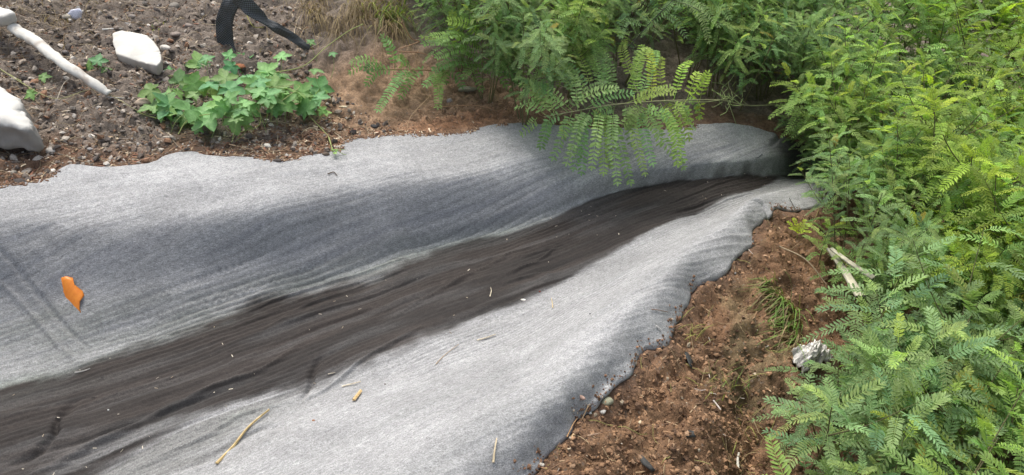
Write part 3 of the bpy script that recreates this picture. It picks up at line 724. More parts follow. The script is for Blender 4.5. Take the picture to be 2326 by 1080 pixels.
branch('leafy_branch', 'dark green branch spreading low across the sandy bank face left of the pale one',
  [([(1240, 130, .24), (1160, 158, .17), (1060, 162, .16), (960, 160, .17), (860, 158, .17), (815, 160, .17)], np.linspace(.003, .0015, 41), (.2, .13, .06)),
   ([(1115, 160, .16), (1110, 110, .30), (1090, 70, .38)], .002, pale_stem), ([(1120, 130, .26), (1180, 60, .4)], .0018, pale_stem)],
  [((880, 160, .17), (800, 150, .2)), ((870, 160, .17), (798, 200, .1)), ((900, 160, .17), (840, 225, .07)), ((940, 160, .17), (895, 235, .06)), ((960, 160, .17), (925, 225, .07)), ((1010, 162, .16), (965, 228, .08)),
   ((900, 158, .17), (870, 95, .28)), ((940, 158, .17), (905, 130, .25)), ((980, 160, .17), (1020, 215, .08)), ((1050, 162, .16), (1095, 240, .05)), ((1060, 162, .16), (1160, 235, .06)), ((1120, 160, .16), (1185, 220, .08)),
   ((1010, 160, .17), (1060, 225, .07)), ((1110, 150, .2), (1000, 130, .3)), ((1100, 140, .22), (960, 105, .34), .2), ((1105, 120, .26), (985, 85, .38), .2), ((1105, 110, .3), (1005, 20, .45), .3),
   ((1100, 90, .33), (1050, 30, .44), .3), ((1095, 80, .36), (1075, 0, .48), .35), ((1110, 100, .32), (1135, 20, .46), .3), ((1115, 120, .28), (1170, 75, .40), .5), ((1115, 130, .26), (1185, 105, .36), .2),
   ((1110, 140, .22), (1170, 150, .28)), ((1115, 150, .2), (1150, 195, .16)), ((1100, 150, .2), (1040, 175, .2)), ((1150, 95, .35), (1200, 30, .45)), ((1180, 60, .4), (1230, 20, .46)), ((1090, 150, .2), (985, 165, .24))],
  np.array([.18, .31, .115]), 602, .05, llen=.025, wr=.36, sp_=.0150, dup_=.7)
branch('leafy_branch', 'narrow leaved branch arching forward out of the dark thicket above the pale one',
  [([(1400, 140, .3), (1470, 60, .45), (1530, 0, .55), (1600, -60, .6)], .0022, (.04, .05, .03)), ([(1530, 0, .55), (1580, 20, .55), (1620, 50, .5)], .0015, (.08, .1, .05))],
  [((1500, 30, .5), (1560, 75, .42)), ((1520, 10, .53), (1600, 60, .48)), ((1540, 5, .54), (1640, 45, .5)), ((1530, 0, .55), (1480, 60, .45)), ((1560, 10, .55), (1610, 85, .44)), ((1480, 50, .47), (1440, 20, .52)), ((1500, 30, .5), (1450, 0, .58)),
   ((1470, 60, .45), (1410, 75, .44)), ((1600, 30, .53), (1655, 25, .55)), ((1510, 20, .52), (1500, -30, .6))],
  np.array([.22, .33, .15]), 603, .05, llen=.022, wr=.26)
def yellow_sprig():
    rr = np.random.default_rng(8); st = MB(); fo = Foliage(rr)
    base = hit(1810, 540)[0]; e = empty('seedling', tuple(base))
    for k in range(7):
        a = k * .9; d = np.array([math.cos(a) * .6, math.sin(a) * .6, .7]); fo.leaf(np.array([0, 0, .02]), d, np.array([0, 0, 1.]), .075, .8 + .2 * rr.random(), npair=6, llen=.014, wr=.5)
    st.tube([[0, 0, -.01], [0, 0, .04]], .0015, (.2, .2, .05), 5)
    obj('foliage', fo.meshes('foliage'), e); obj('stem', st.build('stem', M_stem), e)
    tag(e, 'tiny bright yellow green seedling on the clay at the far end of the near bank', 'seedling')
yellow_sprig()
def curly_sprig():
    rr = np.random.default_rng(9); st = MB()
    B = [(1655, 228, .17), (1640, 190, .22), (1610, 195, .22), (1650, 210, .2), (1630, 240, .15), (1672, 280, .04), (1645, 270, .08), (1600, 235, .17)]
    for k in range(22):
        a = P(1655 + rr.normal(0, 14), 222 + rr.normal(0, 12), .17); b = a + rr.normal(0, .035, 3); st.tube(catmull([a, (a + b) / 2 + rr.normal(0, .008, 3), b], 4), .0016, np.array([.26, .33, .13]) * (.8 + .4 * rr.random()), 4)
    st.tube(catmull([P(1640, 205, .2), P(1655, 235, .15), P(1672, 282, .03)], 6), .002, (.3, .33, .15), 5)
    st.tube(catmull([P(1500, 231, .21), P(1600, 232, .19), P(1665, 222, .17)], 6), .002, (.3, .33, .15), 5)
    o = obj('curled_shoot', st.build('curled_shoot', M_stem)); tag(o, 'pale curled leafless shoot tips at the right end of the hanging branch', 'shoot')
curly_sprig()

# lobed vine -------------------------------------------------------------------
def palm_template():
    pts = [(0, 0, 0)]; lob = [(-142, .62), (-72, .9), (0, 1.0), (72, .9), (142, .62)]
    out = [(180, .10)]
    for i, (a, L) in enumerate(lob):
        out += [(a - 29, .60 * L), (a - 20, .76 * L), (a - 16, .73 * L), (a - 7, .88 * L), (a, L), (a + 7, .88 * L), (a + 16, .73 * L), (a + 20, .76 * L), (a + 29, .60 * L)]
        if i < 4: out.append(((a + lob[i + 1][0]) / 2, .50))
    V = [(0, 0, 0)]
    for a, L in out:
        nearest = min(abs(a - q[0]) for q in lob)
        V.append((L * math.cos(math.radians(a)), L * math.sin(math.radians(a)), .0028 * min(nearest, 36) - .10 * L * L))
    n = len(V) - 1; Fc = [(0, i, i + 1) for i in range(1, n)] + [(0, n, 1)]
    return np.array(V), np.array(Fc)
PV, PF = palm_template()
M_vine = mat_leaf('vine_leaf', .55, .3, .3, 90)
def palm_leaf(mb, c, size, yaw, nrm, colr, rr):
    nrm = unit(nrm); x = np.array([math.cos(yaw), math.sin(yaw), 0.]); x = unit(x - nrm * (x @ nrm)); y = np.cross(nrm, x)
    v = PV * (1 + rr.normal(0, .04, PV.shape)); v[:, 2] += rr.normal(0, .02) * v[:, 0]
    v[:, 2] -= .12 * np.abs(v[:, 1]) * rr.random()
    w = c + size * (v[:, :1] * x + v[:, 1:2] * y + v[:, 2:] * nrm)
    cc = np.broadcast_to(colr, w.shape).copy(); cc[0] = colr * 1.4 + .03
    mb.add(w, [PF], cc)
VG = np.array([.16, .32, .105])
def vine(label, name, centers, stems, seed, cat='vine'):
    rr = np.random.default_rng(seed); lm = MB(); st = MB()
    for (px, py, h, size, yaw, tone) in centers:
        c = P(float(px), float(py), h)
        toc = unit(np.array([0, 0, CAMZ]) - c)
        palm_leaf(lm, c, size, yaw, np.array([0, 0, 1.]) * .8 + toc * .35 + rr.normal(0, .25, 3), VG * tone * rr.uniform(.62, 1.25) * (1 + np.array([.15, 0, -.1]) * rr.normal()), rr)
        g_ = np.array([c[0] + rr.normal(0, .03), c[1] + rr.normal(0, .03), c[2] - min(.1, h * .7)])
        st.tube(catmull([c, (c + g_) / 2 + rr.normal(0, .008, 3), g_], 4), .0012, (.22, .3, .1), 4)
    for pts, rad in stems:
        q = np.array(pts, float); st.tube(catmull(P(q[:, 0], q[:, 1], q[:, 2]), 8), rad, (.30, .34, .12), 5)
    e = empty(name); tag(e, label, cat)
    obj('foliage', lm.build('foliage', M_vine), e); obj('stem', st.build('stem', M_stem), e)
rr = np.random.default_rng(31)
poly = [(320, 205), (400, 190), (440, 150), (520, 130), (600, 150), (690, 150), (735, 205), (715, 250), (640, 250), (560, 275), (480, 285), (410, 280), (340, 250)]
cen = []
while len(cen) < 92:
    px, py = rr.uniform(300, 760), rr.uniform(110, 310)
    if not in_poly(px, py, poly): continue
    dome = math.exp(-((px - 560) / 170) ** 2 - ((py - 200) / 75) ** 2)
    low = rr.random() < .35
    cen.append((px, py, .045 + .13 * dome * (0.35 if low else 1) + rr.normal(0, .012), rr.uniform(.036, .086), rr.random() * 6.28, .8 if low else 1.0))
for k in [(345, 205, .12, .065, 3.6), (375, 235, .09, .045, 4.4), (640, 130, .22, .05, 1.7), (705, 97, .27, .028, 1.2), (755, 122, .24, .026, -1.0), (715, 160, .2, .045, -.2), (722, 222, .13, .055, -.1), (705, 205, .12, .035, .6),
          (730, 250, .07, .032, -.5), (740, 255, .06, .03, -1.2), (385, 160, .11, .025, 2), (300, 215, .07, .03, 3.1), (520, 128, .19, .04, 1.5), (470, 135, .19, .045, 2.1), (450, 295, .05, .03, 4.6), (560, 285, .07, .03, 4.9)]:
    cen.append(k + (1.05,))
vine('bushy bright green vine with lobed hand shaped leaves growing beside the felt edge', 'lobed_vine', cen,
     [([(405, 305, .03), (425, 275, .07), (460, 262, .10), (500, 258, .12)], .0018), ([(545, 300, .04), (585, 288, .06), (592, 262, .1), (582, 245, .13)], .0018),
      ([(625, 165, .2), (690, 150, .24), (740, 108, .3), (790, 72, .36), (825, 55, .4)], .0020), ([(260, 235, .04), (320, 258, .05), (375, 275, .05)], .0018), ([(380, 172, .1), (440, 180, .12)], .0015),
      ([(700, 262, .05), (735, 298, .03), (748, 315, .02), (755, 345, .01)], .0018), ([(610, 200, .19), (680, 195, .18), (640, 230, .16)], .0012)], 32)
vine('small lobed vine seedling between the white pipe and the white foam slab', 'vine_seedling', [(222, 140, .14, .048, 1.7, .9), (205, 150, .12, .032, 3.2, .85), (240, 158, .11, .03, -.6, .85)], [([(240, 170, .09), (225, 145, .13)], .0014)], 33, 'seedling')
vine('pair of small lobed vine leaves on a thin stem above the white boulder', 'vine_seedling', [(97, 175, .10, .034, 0.2, .9), (72, 212, .09, .036, 3.9, .95)], [([(-20, 150, .12), (40, 180, .1), (75, 208, .08)], .0014)], 34, 'seedling')
vine('tiny green leaf tuft on a thin stem lying on the felt edge', 'vine_seedling', [(760, 348, .02, .014, 1, 1), (765, 342, .02, .012, 3, 1), (757, 340, .025, .012, 5, 1)], [([(745, 310, .02), (752, 330, .02), (758, 345, .015)], .0014)], 35, 'seedling')

# grass -----------------------------------------------------------------------
M_grass = mat_leaf('grass_blade', .6, .25, .3, 200)
def blades(mb, rr, base, n, length, spread, c0, c1, lean=(0, 0), width=.0022, jitter=.02, droop=.7, mixp=.5):
    for k in range(n):
        b = base + np.array([rr.normal(0, jitter), rr.normal(0, jitter), 0]); b[2] = float(gz(b[0], b[1])) - .004
        a = rr.random() * 6.28; L = length * rr.uniform(.5, 1.15); s_ = spread * rr.random()
        d = unit(np.array([math.cos(a) * s_ + lean[0], math.sin(a) * s_ + lean[1], 1.0]))
        t = np.linspace(0, 1, 7)[:, None]; dr = droop * rr.uniform(.5, 1.4)
        hd = unit(np.array([d[0], d[1], 0]) + rr.normal(0, .15, 3) * [1, 1, 0])
        p = b + L * (t * d * (1 - .35 * dr * t) + hd * t * t * .35 * dr - np.array([0, 0, 1.]) * t * t * dr * .6)
        fl = gz(p[:, 0], p[:, 1]) + .004; p[1:, 2] = np.maximum(p[1:, 2], fl[1:])
        sd = unit(np.cross(unit(np.gradient(p, axis=0)), [0.1, .3, 1.])); wd = (width * (1 - t ** 2 * .9)) * rr.uniform(.6, 1.3)
        c = (np.array(c0) if rr.random() < mixp else np.array(c1)) * rr.uniform(.75, 1.3)
        v = np.stack([p - sd * wd, p + sd * wd], 1).reshape(-1, 3); i = np.arange(6)[:, None] * 2
        mb.add(v, [i + np.array([[0, 1, 3, 2]])], np.clip(c, 0, .6))
DRY = (.25, .19, .10); DRYD = (.15, .105, .055); GRG = (.12, .20, .045); GRY = (.26, .28, .07)
def clump(label, spots, seed, cat='grass tuft', name='grass_tuft', **kw):
    rr = np.random.default_rng(seed); mb = MB()
    p0 = hit(spots[0][0], spots[0][1])[0]
    for (px, py, n, L) in spots:
        blades(mb, rr, hit(px, py)[0].copy(), n, L, **{**dict(spread=.6, c0=DRY, c1=GRG), **kw})
    o = obj(name, mb.build(name, M_grass)); tag(o, label, cat); return o
def thatch():
    rr = np.random.default_rng(41)
    a = MB(); b = MB()
    for k in range(26):
        px = rr.uniform(690, 900); py = rr.uniform(-30, 70) 
        blades(a, rr, hit(px, py)[0].copy(), 30, .26, .9, DRY, DRYD, lean=(.15, -.9), width=.0014, jitter=.03, droop=1.3)
    for k in range(8):
        px = rr.uniform(830, 930); py = rr.uniform(-20, 50)
        blades(b, rr, hit(px, py)[0].copy(), 14, .25, .7, GRY, GRG, lean=(.3, -.5), width=.0022, jitter=.03, droop=.9)
    e = empty('grass_clump'); obj('dry_blades', a.build('dry_blades', M_grass), e); obj('green_blades', b.build('green_blades', M_grass), e)
    tag(e, 'large shaggy clump of dry straw coloured grass overhanging the sandy bank', 'grass clump')
thatch()
clump('long green and straw grass tuft at the thicket edge beside the white bag', [(1790, 690, 70, .24), (1800, 730, 70, .22), (1765, 660, 50, .20), (1810, 780, 50, .2)], 42, lean=(-.5, -.3), width=.0021, droop=.9, c1=(.14, .23, .05))
clump('sparse yellow green grass on the clay in the middle of the near bank', [(1640, 870, 14, .12), (1680, 880, 12, .10), (1625, 900, 8, .10)], 43, c0=GRY, c1=GRG, width=.0011, spread=1.0)
clump('few thin yellow blades at the felt edge halfway down the near bank', [(1560, 770, 7, .14), (1575, 760, 5, .12)], 44, c0=GRY, c1=GRY, width=.0013, lean=(.5, .3))
clump('thin pale grass blades low on the clay at the foot of the thicket', [(1700, 960, 8, .12), (1720, 1000, 6, .13), (1690, 1060, 8, .12)], 45, c0=DRY, c1=GRY, width=.0011, spread=1.1)
clump('short mossy grass at the lower corner of the near felt edge', [(1225, 1035, 12, .04), (1245, 1015, 10, .04)], 46, c0=GRY, c1=DRY, width=.0010)
clump('tangle of dry stalks behind the white pipe in the top left corner', [(60, 30, 40, .22), (150, 60, 40, .2), (30, 90, 30, .2), (210, 30, 30, .2), (300, 20, 15, .15)], 47, c0=DRY, c1=DRYD, width=.0011, spread=1.6, jitter=.06, droop=1.6)['kind'] = 'stuff'
clump('dry stalks and roots among debris behind the black strap', [(640, 20, 24, .2), (600, 90, 20, .15), (680, 110, 20, .12), (450, 20, 14, .15)], 48, c0=DRY, c1=DRYD, width=.0011, spread=1.6, jitter=.06, droop=1.6)['kind'] = 'stuff'
clump('few short green blades beyond the white foam slab', [(350, 60, 8, .06)], 49, c0=GRG, c1=GRY, width=.002)
clump('reddish dry stalks on the far end of the near bank', [(1760, 500, 26, .07), (1820, 500, 20, .08), (1740, 560, 20, .06), (1900, 570, 24, .1), (1960, 600, 18, .1)], 50, c0=(.2, .11, .06), c1=DRY, width=.001, spread=1.5, jitter=.04, droop=1.5)['kind'] = 'stuff'

# scattered stuff ----------------------------------------------------------------
t_ = (1 + 5 ** .5) / 2
ICO = unit(np.array([(-1, t_, 0), (1, t_, 0), (-1, -t_, 0), (1, -t_, 0), (0, -1, t_), (0, 1, t_), (0, -1, -t_), (0, 1, -t_), (t_, 0, -1), (t_, 0, 1), (-t_, 0, -1), (-t_, 0, 1)]))
ICF = np.array([(0, 11, 5), (0, 5, 1), (0, 1, 7), (0, 7, 10), (0, 10, 11), (1, 5, 9), (5, 11, 4), (11, 10, 2), (10, 7, 6), (7, 1, 8), (3, 9, 4), (3, 4, 2), (3, 2, 6), (3, 6, 8), (3, 8, 9), (4, 9, 5), (2, 4, 11), (6, 2, 10), (8, 6, 7), (9, 8, 1)])
BOX = np.array([(x, y, z) for x in (-.5, .5) for y in (-.5, .5) for z in (-.5, .5)]); BXF = np.array([(0, 1, 3, 2), (4, 6, 7, 5), (0, 4, 5, 1), (2, 3, 7, 6), (0, 2, 6, 4), (1, 5, 7, 3)])
def sample_poly(rr, poly, n, h=.03):
    xs = [p[0] for p in poly]; ys = [p[1] for p in poly]; o = []
    while len(o) < n:
        a, b = rr.uniform(min(xs), max(xs)), rr.uniform(min(ys), max(ys))
        if in_poly(a, b, poly): o.append((a, b))
    o = np.array(o); p = P(o[:, 0], o[:, 1], h); s_ = p[:, :2] @ D; t = p[:, :2] @ N
    ok = (t < np.interp(s_, sg, tk[0]) - .003) | (t > np.interp(s_, sg, tk[7]) + .003)
    p = p[ok]; p[:, 2] = gz(p[:, 0], p[:, 1]); return p
def scatter(name, pts, tmpl, faces, sc, cols, rr, mat, tilt=.5, sink=.2, label=None, jit=.12, smooth=False, wts=None):
    n = len(pts); k = len(tmpl)
    ya = rr.random(n) * 6.28; a1 = rr.normal(0, tilt, n)
    c, s_ = np.cos(ya), np.sin(ya); ct, st = np.cos(a1), np.sin(a1); z = np.zeros(n); o = np.ones(n)
    Rz = np.stack([c, -s_, z, s_, c, z, z, z, o], -1).reshape(n, 3, 3); Rx = np.stack([ct, z, st, z, o, z, -st, z, ct], -1).reshape(n, 3, 3)
    v = tmpl[None] * (1 + rr.normal(0, jit * (2.3 if k == 12 else 1), (n, k, 3))) * sc[:, None, :]
    v = np.einsum('nij,nkj->nki', Rz @ Rx, v) + pts[:, None]; v[..., 2] += (sc[:, 2] * (.5 - sink))[:, None]
    cols = np.array(cols); ci = rr.choice(len(cols), n, p=wts); cc = cols[ci] * rr.uniform(.7, 1.3, (n, 1))
    f = (faces[None] + (np.arange(n) * k)[:, None, None]).reshape(-1, faces.shape[1])
    ob = obj(name, mesh_from(name, v.reshape(-1, 3), f, mat, np.repeat(np.clip(cc, .01, .7), k, 0), smooth))
    if label: tag(ob, label, 'debris', None, 'stuff')
    return ob
rr = np.random.default_rng(77)
UL = [(-200, 560), (-200, -60), (700, -60), (760, 80), (720, 200), (900, 290), (780, 340), (500, 370), (100, 430)]
def sizes(n, lo, hi, fl, rr): 
    a = lo * (hi / lo) ** (rr.random(n) ** 2.2); return np.stack([a * rr.uniform(.8, 1.4, n), a * rr.uniform(.6, 1.1, n), a * rr.uniform(*fl, n)], -1)
p = sample_poly(rr, UL, 9500); scatter('gravel', p, ICO * .5, ICF, sizes(len(p), .005, .032, (.4, .8), rr),
  [(.18, .148, .122), (.085, .072, .064), (.27, .225, .18), (.36, .32, .27), (.22, .125, .075), (.55, .51, .45)], rr, M_stone, label='dark brown and grey gravel spread over the far bank', wts=[.28, .24, .2, .13, .10, .05], sink=.3)
MUL = [(380, 350), (480, 325), (560, 295), (700, 270), (860, 285), (980, 290), (820, 318), (770, 350), (640, 368)]
p1 = sample_poly(rr, MUL, 1500); p2 = sample_poly(rr, UL, 4200); p3 = sample_poly(rr, [(-100, 450), (-100, 380), (380, 320), (380, 360), (100, 410)], 500); p = np.vstack([p1, p2, p3]); n = len(p)
sc = np.stack([rr.uniform(.006, .028, n), rr.uniform(.0015, .006, n), rr.uniform(.0008, .003, n)], -1)
scatter('wood_chips', p, BOX, BXF, sc, [(.20, .12, .07), (.30, .21, .13), (.12, .065, .04), (.55, .46, .33), (.27, .13, .08)], rr, M_litter, .35, .0, 'splintered wood chips and bark crumbs along the far felt edge', .2, wts=[.27, .24, .24, .13, .12])
p = sample_poly(rr, [(780, 330), (900, 260), (1000, 245), (1200, 240), (1230, 285), (1000, 305), (850, 310)], 1800); n = len(p)
scatter('soil_crumbs', p, ICO * .5, ICF, sizes(n, .0025, .011, (.5, .9), rr), [(.24, .14, .085), (.32, .19, .12), (.16, .10, .065), (.46, .36, .26)], rr, M_stone, label='red brown crumbs at the foot of the sandy bank', wts=[.4, .3, .25, .05])
RB = [(1160, 1130), (1230, 1040), (1320, 930), (1500, 780), (1600, 640), (1720, 520), (1880, 470), (2050, 560), (2000, 700), (1850, 800), (1900, 1130)]
p = sample_poly(rr, RB, 11000, -.1); n = len(p)
scatter('clay_crumbs', p, ICO * .5, ICF, sizes(n, .0025, .019, (.45, .85), rr), [(.22, .13, .072), (.27, .162, .09), (.135, .08, .048), (.31, .2, .12), (.42, .35, .25)], rr, M_stone, label='crumbly red brown clay lumps on the near bank', wts=[.38, .25, .30, .06, .01], sink=.45)
p = sample_poly(rr, RB, 420, -.1); n = len(p)
scatter('dry_litter', p, BOX, BXF, np.stack([rr.uniform(.008, .035, n), rr.uniform(.001, .003, n), rr.uniform(.0008, .002, n)], -1), [(.38, .28, .17), (.25, .15, .08), (.16, .1, .06), (.5, .45, .38)], rr, M_litter, .35, -.3, 'short dry stalks and bark flakes on the near clay bank', .2, wts=[.3, .3, .35, .05])
# thin dry stalks over the far bank
def stalks(name, poly, n, h, L, cols, label, seed):
    rr = np.random.default_rng(seed); mb = MB()
    for q in sample_poly(rr, poly, n, h):
        a = rr.random() * 6.28; l = L * rr.uniform(.3, 1.2); u = np.linspace(-.5, .5, 5)[:, None]; b = rr.normal(0, .25)
        pp = q + l * (u * [math.cos(a), math.sin(a), 0] + (u ** 2) * b * np.array([-math.sin(a), math.cos(a), 0])); pp[:, 2] = gz(pp[:, 0], pp[:, 1]) + .004 + rr.random() * .006
        mb.tube(pp, rr.uniform(.0005, .0014), np.array(cols[rr.integers(len(cols))]) * rr.uniform(.7, 1.3), 4)
    o = obj(name, mb.build(name, M_litter)); tag(o, label, 'debris', None, 'stuff')
stalks('dry_stalks', UL, 700, .08, .13, [(.34, .27, .17), (.2, .14, .08), (.13, .08, .05), (.45, .38, .26)], 'thin dry stalks and rootlets strewn over the far bank', 78)
stalks('dry_stalks', RB, 120, -.1, .09, [(.34, .26, .15), (.2, .12, .07), (.3, .28, .1)], 'thin stalks and rootlets strewn over the near clay bank', 79)
stalks('dry_stalks', [(900, 290), (880, 180), (1100, 150), (1250, 200), (1250, 275), (1000, 295)], 70, .06, .12, [(.34, .22, .13), (.2, .12, .07)], 'reddish rootlets on the sandy bank', 80)
def on_felt(rr, n, row, sgn, sd, smin=-.8):
    o = []; s_ = rr.uniform(smin, 2.6, n); cl = vnoise(s_ * 14, s_ * 0, 17) > -.15; s_ = s_[cl]
    for a in s_:
        t = np.interp(a, sg, tk[row]) + sgn * abs(rr.normal(0, sd)); q = D * a + N * t
        h_ = bF.ray_cast(Vector((q[0], q[1], 2)), Vector((0, 0, -1)))
        if h_[0] is not None: o.append(np.array(h_[0]))
    return np.array(o)
rr = np.random.default_rng(90)
q = on_felt(rr, 1500, 7, -1, .012, -.3); scatter('clay_crumbs', q, ICO * .5, ICF, sizes(len(q), .003, .013, (.5, .9), rr), [(.22, .125, .075), (.15, .09, .055), (.4, .33, .25)], rr, M_stone, label='clay crumbs spilled onto the near felt edge', wts=[.5, .42, .08])
q = on_felt(rr, 1500, 0, 1, .010); scatter('wood_chips', q, BOX, BXF, np.stack([rr.uniform(.004, .018, len(q)), rr.uniform(.0015, .005, len(q)), rr.uniform(.001, .003, len(q))], -1), [(.24, .15, .09), (.14, .08, .05), (.4, .31, .2)], rr, M_litter, .3, 0, 'wood chips spilled onto the far felt edge', .2, wts=[.45, .45, .1])
# flecks on the wet strip
rr = np.random.default_rng(81); fl = []
for k in range(80):
    px = rr.uniform(0, 1750); u = rr.random(); y0 = np.interp(px, [a[0] for a in WET_FAR], [a[1] for a in WET_FAR]); y1 = np.interp(px, [a[0] for a in WET_NEAR], [a[1] for a in WET_NEAR])
    fl.append(hit(px, min(y0 + (y1 - y0) * u, 1079))[0])
fl = np.array(fl); n = len(fl)
scatter('litter_flecks', fl, BOX, BXF, np.stack([rr.uniform(.002, .012, n), rr.uniform(.0008, .0025, n), rr.uniform(.0008, .0015, n)], -1), [(.5, .45, .36), (.3, .25, .18), (.02, .02, .02)], rr, M_litter, .2, -.5, 'tiny pale flecks of debris on the wet strip', .2, wts=[.5, .3, .2])

# ------------------------------------------------------------------ single things
def rock(px, py, size, asp, colr, label, cat='stone', name='stone', seed=0, rough=.25, lift=.3, mat=None, sub=2, yaw=0.):
    import bmesh
    c, nn = hit(px, py); bm = bmesh.new(); bmesh.ops.create_icosphere(bm, subdivisions=sub, radius=.5)
    v = np.array([q.co[:] for q in bm.verts]); f = np.array([[q.index for q in k.verts] for k in bm.faces]); bm.free()
    rr = np.random.default_rng(seed + 500)
    for k in range(7):                                                # chip flat facets off
        d = unit(rr.normal(0, 1, 3)); o_ = rr.uniform(.28, .42); x = v @ d; v = v - np.outer(np.maximum(x - o_, 0), d)
    v = v * (1 + rough * .25 * vnoise(v[:, 0] * 4 + seed, v[:, 1] * 4 + v[:, 2] * 3, 5)[:, None])
    v = v * np.array(asp) * size; cy_, sy_ = math.cos(yaw), math.sin(yaw); v = v @ np.array([[cy_, sy_, 0], [-sy_, cy_, 0], [0, 0, 1]])
    cc = np.array(colr)[None] * (1 + .15 * vnoise(v[:, 0] * 90, v[:, 1] * 90 + v[:, 2] * 50, 6)[:, None])
    o = obj(name, mesh_from(name, v, f, mat or M_stone, np.clip(cc, 0, .85), True), None, tuple(c + np.array([0, 0, size * asp[2] * lift * .5]))); tag(o, label, cat); return o
M_white = mat_vcol('white_foam', .7, 60, .06, .35, .003, .3)
WH = (.56, .55, .50)
rock(375, 112, .055, (1, .7, .6), (.55, .52, .46), 'jagged pale rock just right of the white foam slab', seed=1)
rock(115, 347, .042, (1, .8, .7), (.34, .32, .29), 'round grey pebble near the felt edge in the left corner', seed=2)
rock(400, 80, .05, (1.1, .8, .5), (.24, .2, .17), 'flat brown stone beyond the pale rock', seed=3)
rock(325, 235, .06, (1.2, .8, .5), (.36, .29, .22), 'tan stone half under the left side of the lobed vine', seed=4)
rock(1378, 914, .040, (1, .8, .6), (.26, .26, .18), 'mossy greenish stone at the near felt edge', seed=5)
rock(1369, 936, .022, (1, .8, .7), (.62, .6, .54), 'small white stone touching the mossy one', seed=6)
rock(1320, 903, .024, (1.2, .6, .5), (.36, .25, .2), 'pinkish brown stone lying on the felt edge above the straws', seed=7, yaw=-.7)
rock(1456, 961, .016, (1, .9, .7), (.6, .52, .36), 'cream coloured pebble alone on the clay', seed=8)
rock(1230, 1057, .017, (1, .8, .7), (.46, .43, .36), 'smooth pale pebble at the bottom tip of the near bank', seed=9)
rock(1240, 1066, .010, (1, .9, .8), (.3, .22, .1), 'tiny ochre pebble beside the smooth pale one', seed=10)
rock(1296, 996, .010, (1, .9, .8), (.45, .4, .34), 'tiny pale pebble at the foot of the leaning straws', seed=11)
rock(1340, 940, .012, (1, .9, .8), (.5, .5, .46), 'tiny grey pebble left of the small white stone', seed=12)
rock(1188, 682, .018, (1.1, .7, .4), (.78, .74, .66), 'white shell like chip on the near margin of the wet strip', 'chip', 'shell_chip', seed=13)
rock(246, 932, .006, (1, 1, .8), (.7, .7, .66), 'tiny white speck of grit on the wet strip at lower left', 'grit', 'grit', seed=14)
rock(1340, 714, .006, (1, 1, .8), (.05, .05, .06), 'dark seed on the pale near slope of the felt', 'seed', 'seed', seed=15)
rock(875, 874, .007, (1, 1, .8), (.06, .035, .03), 'dark brown seed beside the upper thin straw on the near slope', 'seed', 'seed', seed=16)
rock(1226, 663, .008, (1, 1, .7), (.16, .04, .03), 'dark red crumb beside the white chip', 'crumb', 'crumb', seed=17)
rock(1670, 622, .010, (1, 1, .8), (.3, .28, .26), 'small stone sitting in the notch of the near felt edge', seed=18)
rock(850, 288, .03, (1.3, .8, .5), (.05, .05, .05), 'black cinder lump where sandy bank meets felt', seed=19)
rock(1022, 232, .035, (1, .9, .8), (.32, .28, .27), 'greyish pink stone under the dark green branch', seed=20)
rock(1060, 205, .07, (1.4, .7, .5), (.25, .24, .17), 'olive grey stone behind the dark green branch', seed=21)
rock(268, 212, .035, (1, .8, .7), (.06, .062, .066), 'dark stone against the lower tip of the white pipe', seed=70)
rock(75, 80, .03, (1, .8, .6), (.5, .46, .4), 'pale pebble beside the upper end of the white pipe', seed=22)
rock(740, 352, .028, (1.2, .8, .6), (.13, .1, .075), 'small soil clod on the far felt edge by the leaf tuft', 'clod', 'soil_clod', seed=23)
rock(712, 956, .010, (1, .8, .6), (.34, .16, .09), 'small red brown crumb on the near slope below the cork piece', 'crumb', 'crumb', seed=24)
rock(630, 366, .030, (1.4, .6, .5), (.10, .085, .075), 'dark flat stone poking from under the felt edge', seed=25)
rock(605, 332, .045, (1.3, .6, .35), (.72, .68, .58), 'torn white scrap on the wood chips below the vine', 'scrap', 'foam_scrap', seed=26, yaw=-.3)
rock(563, 313, .028, (1.2, .8, .4), (.68, .63, .46), 'cream scrap just above the torn white one', 'scrap', 'foam_scrap', seed=27)
rock(780, 244, .03, (1.5, .5, .3), (.6, .52, .36), 'thin pale flake at the right tip of the vine', 'flake', 'wood_flake', seed=28)
rock(545, 152, .05, (1.5, .8, .4), (.34, .14, .07), 'broken orange brown brick piece behind the vine', 'brick', 'brick_piece', seed=29)
PB_ = [(30, 395, .03, (.26, .24, .2), 'olive brown pebble by the felt edge at the left border'), (205, 340, .026, (.36, .34, .32), 'light grey pebble a hand above the felt edge, right of the round grey one'),
 (250, 255, .03, (.32, .29, .26), 'grey brown pebble just below the lower end of the white pipe'), (185, 292, .02, (.42, .38, .32), 'small beige pebble midway between the white block and the vine'),
 (110, 235, .028, (.30, .25, .21), 'brown pebble just right of the white block'), (60, 190, .03, (.36, .31, .27), 'brown pebble beside the pair of small vine leaves'),
 (280, 300, .024, (.15, .13, .11), 'dark pebble left of the lower vine stems'), (430, 60, .04, (.25, .21, .18), 'large brown stone left of the hanging black strap'),
 (470, 90, .034, (.2, .17, .14), 'dark brown stone touching the foot of the hanging black strap'), (15, 145, .03, (.3, .19, .12), 'reddish stone between the white block and the pipe at the left border'),
 (150, 120, .03, (.17, .15, .14), 'dark grey stone right against the middle of the white pipe'), (330, 330, .018, (.5, .48, .45), 'pale pebble on the felt edge below the left side of the vine'),
 (200, 95, .04, (.28, .23, .18), 'tan stone between the white pipe and the foam slab'), (300, 40, .035, (.26, .23, .2), 'grey brown stone directly above the foam slab'),
 (740, 20, .03, (.28, .25, .22), 'greyish stone at the left foot of the dry grass clump'), (395, 15, .05, (.22, .2, .17), 'broad brown stone at the top edge between slab and strap')]
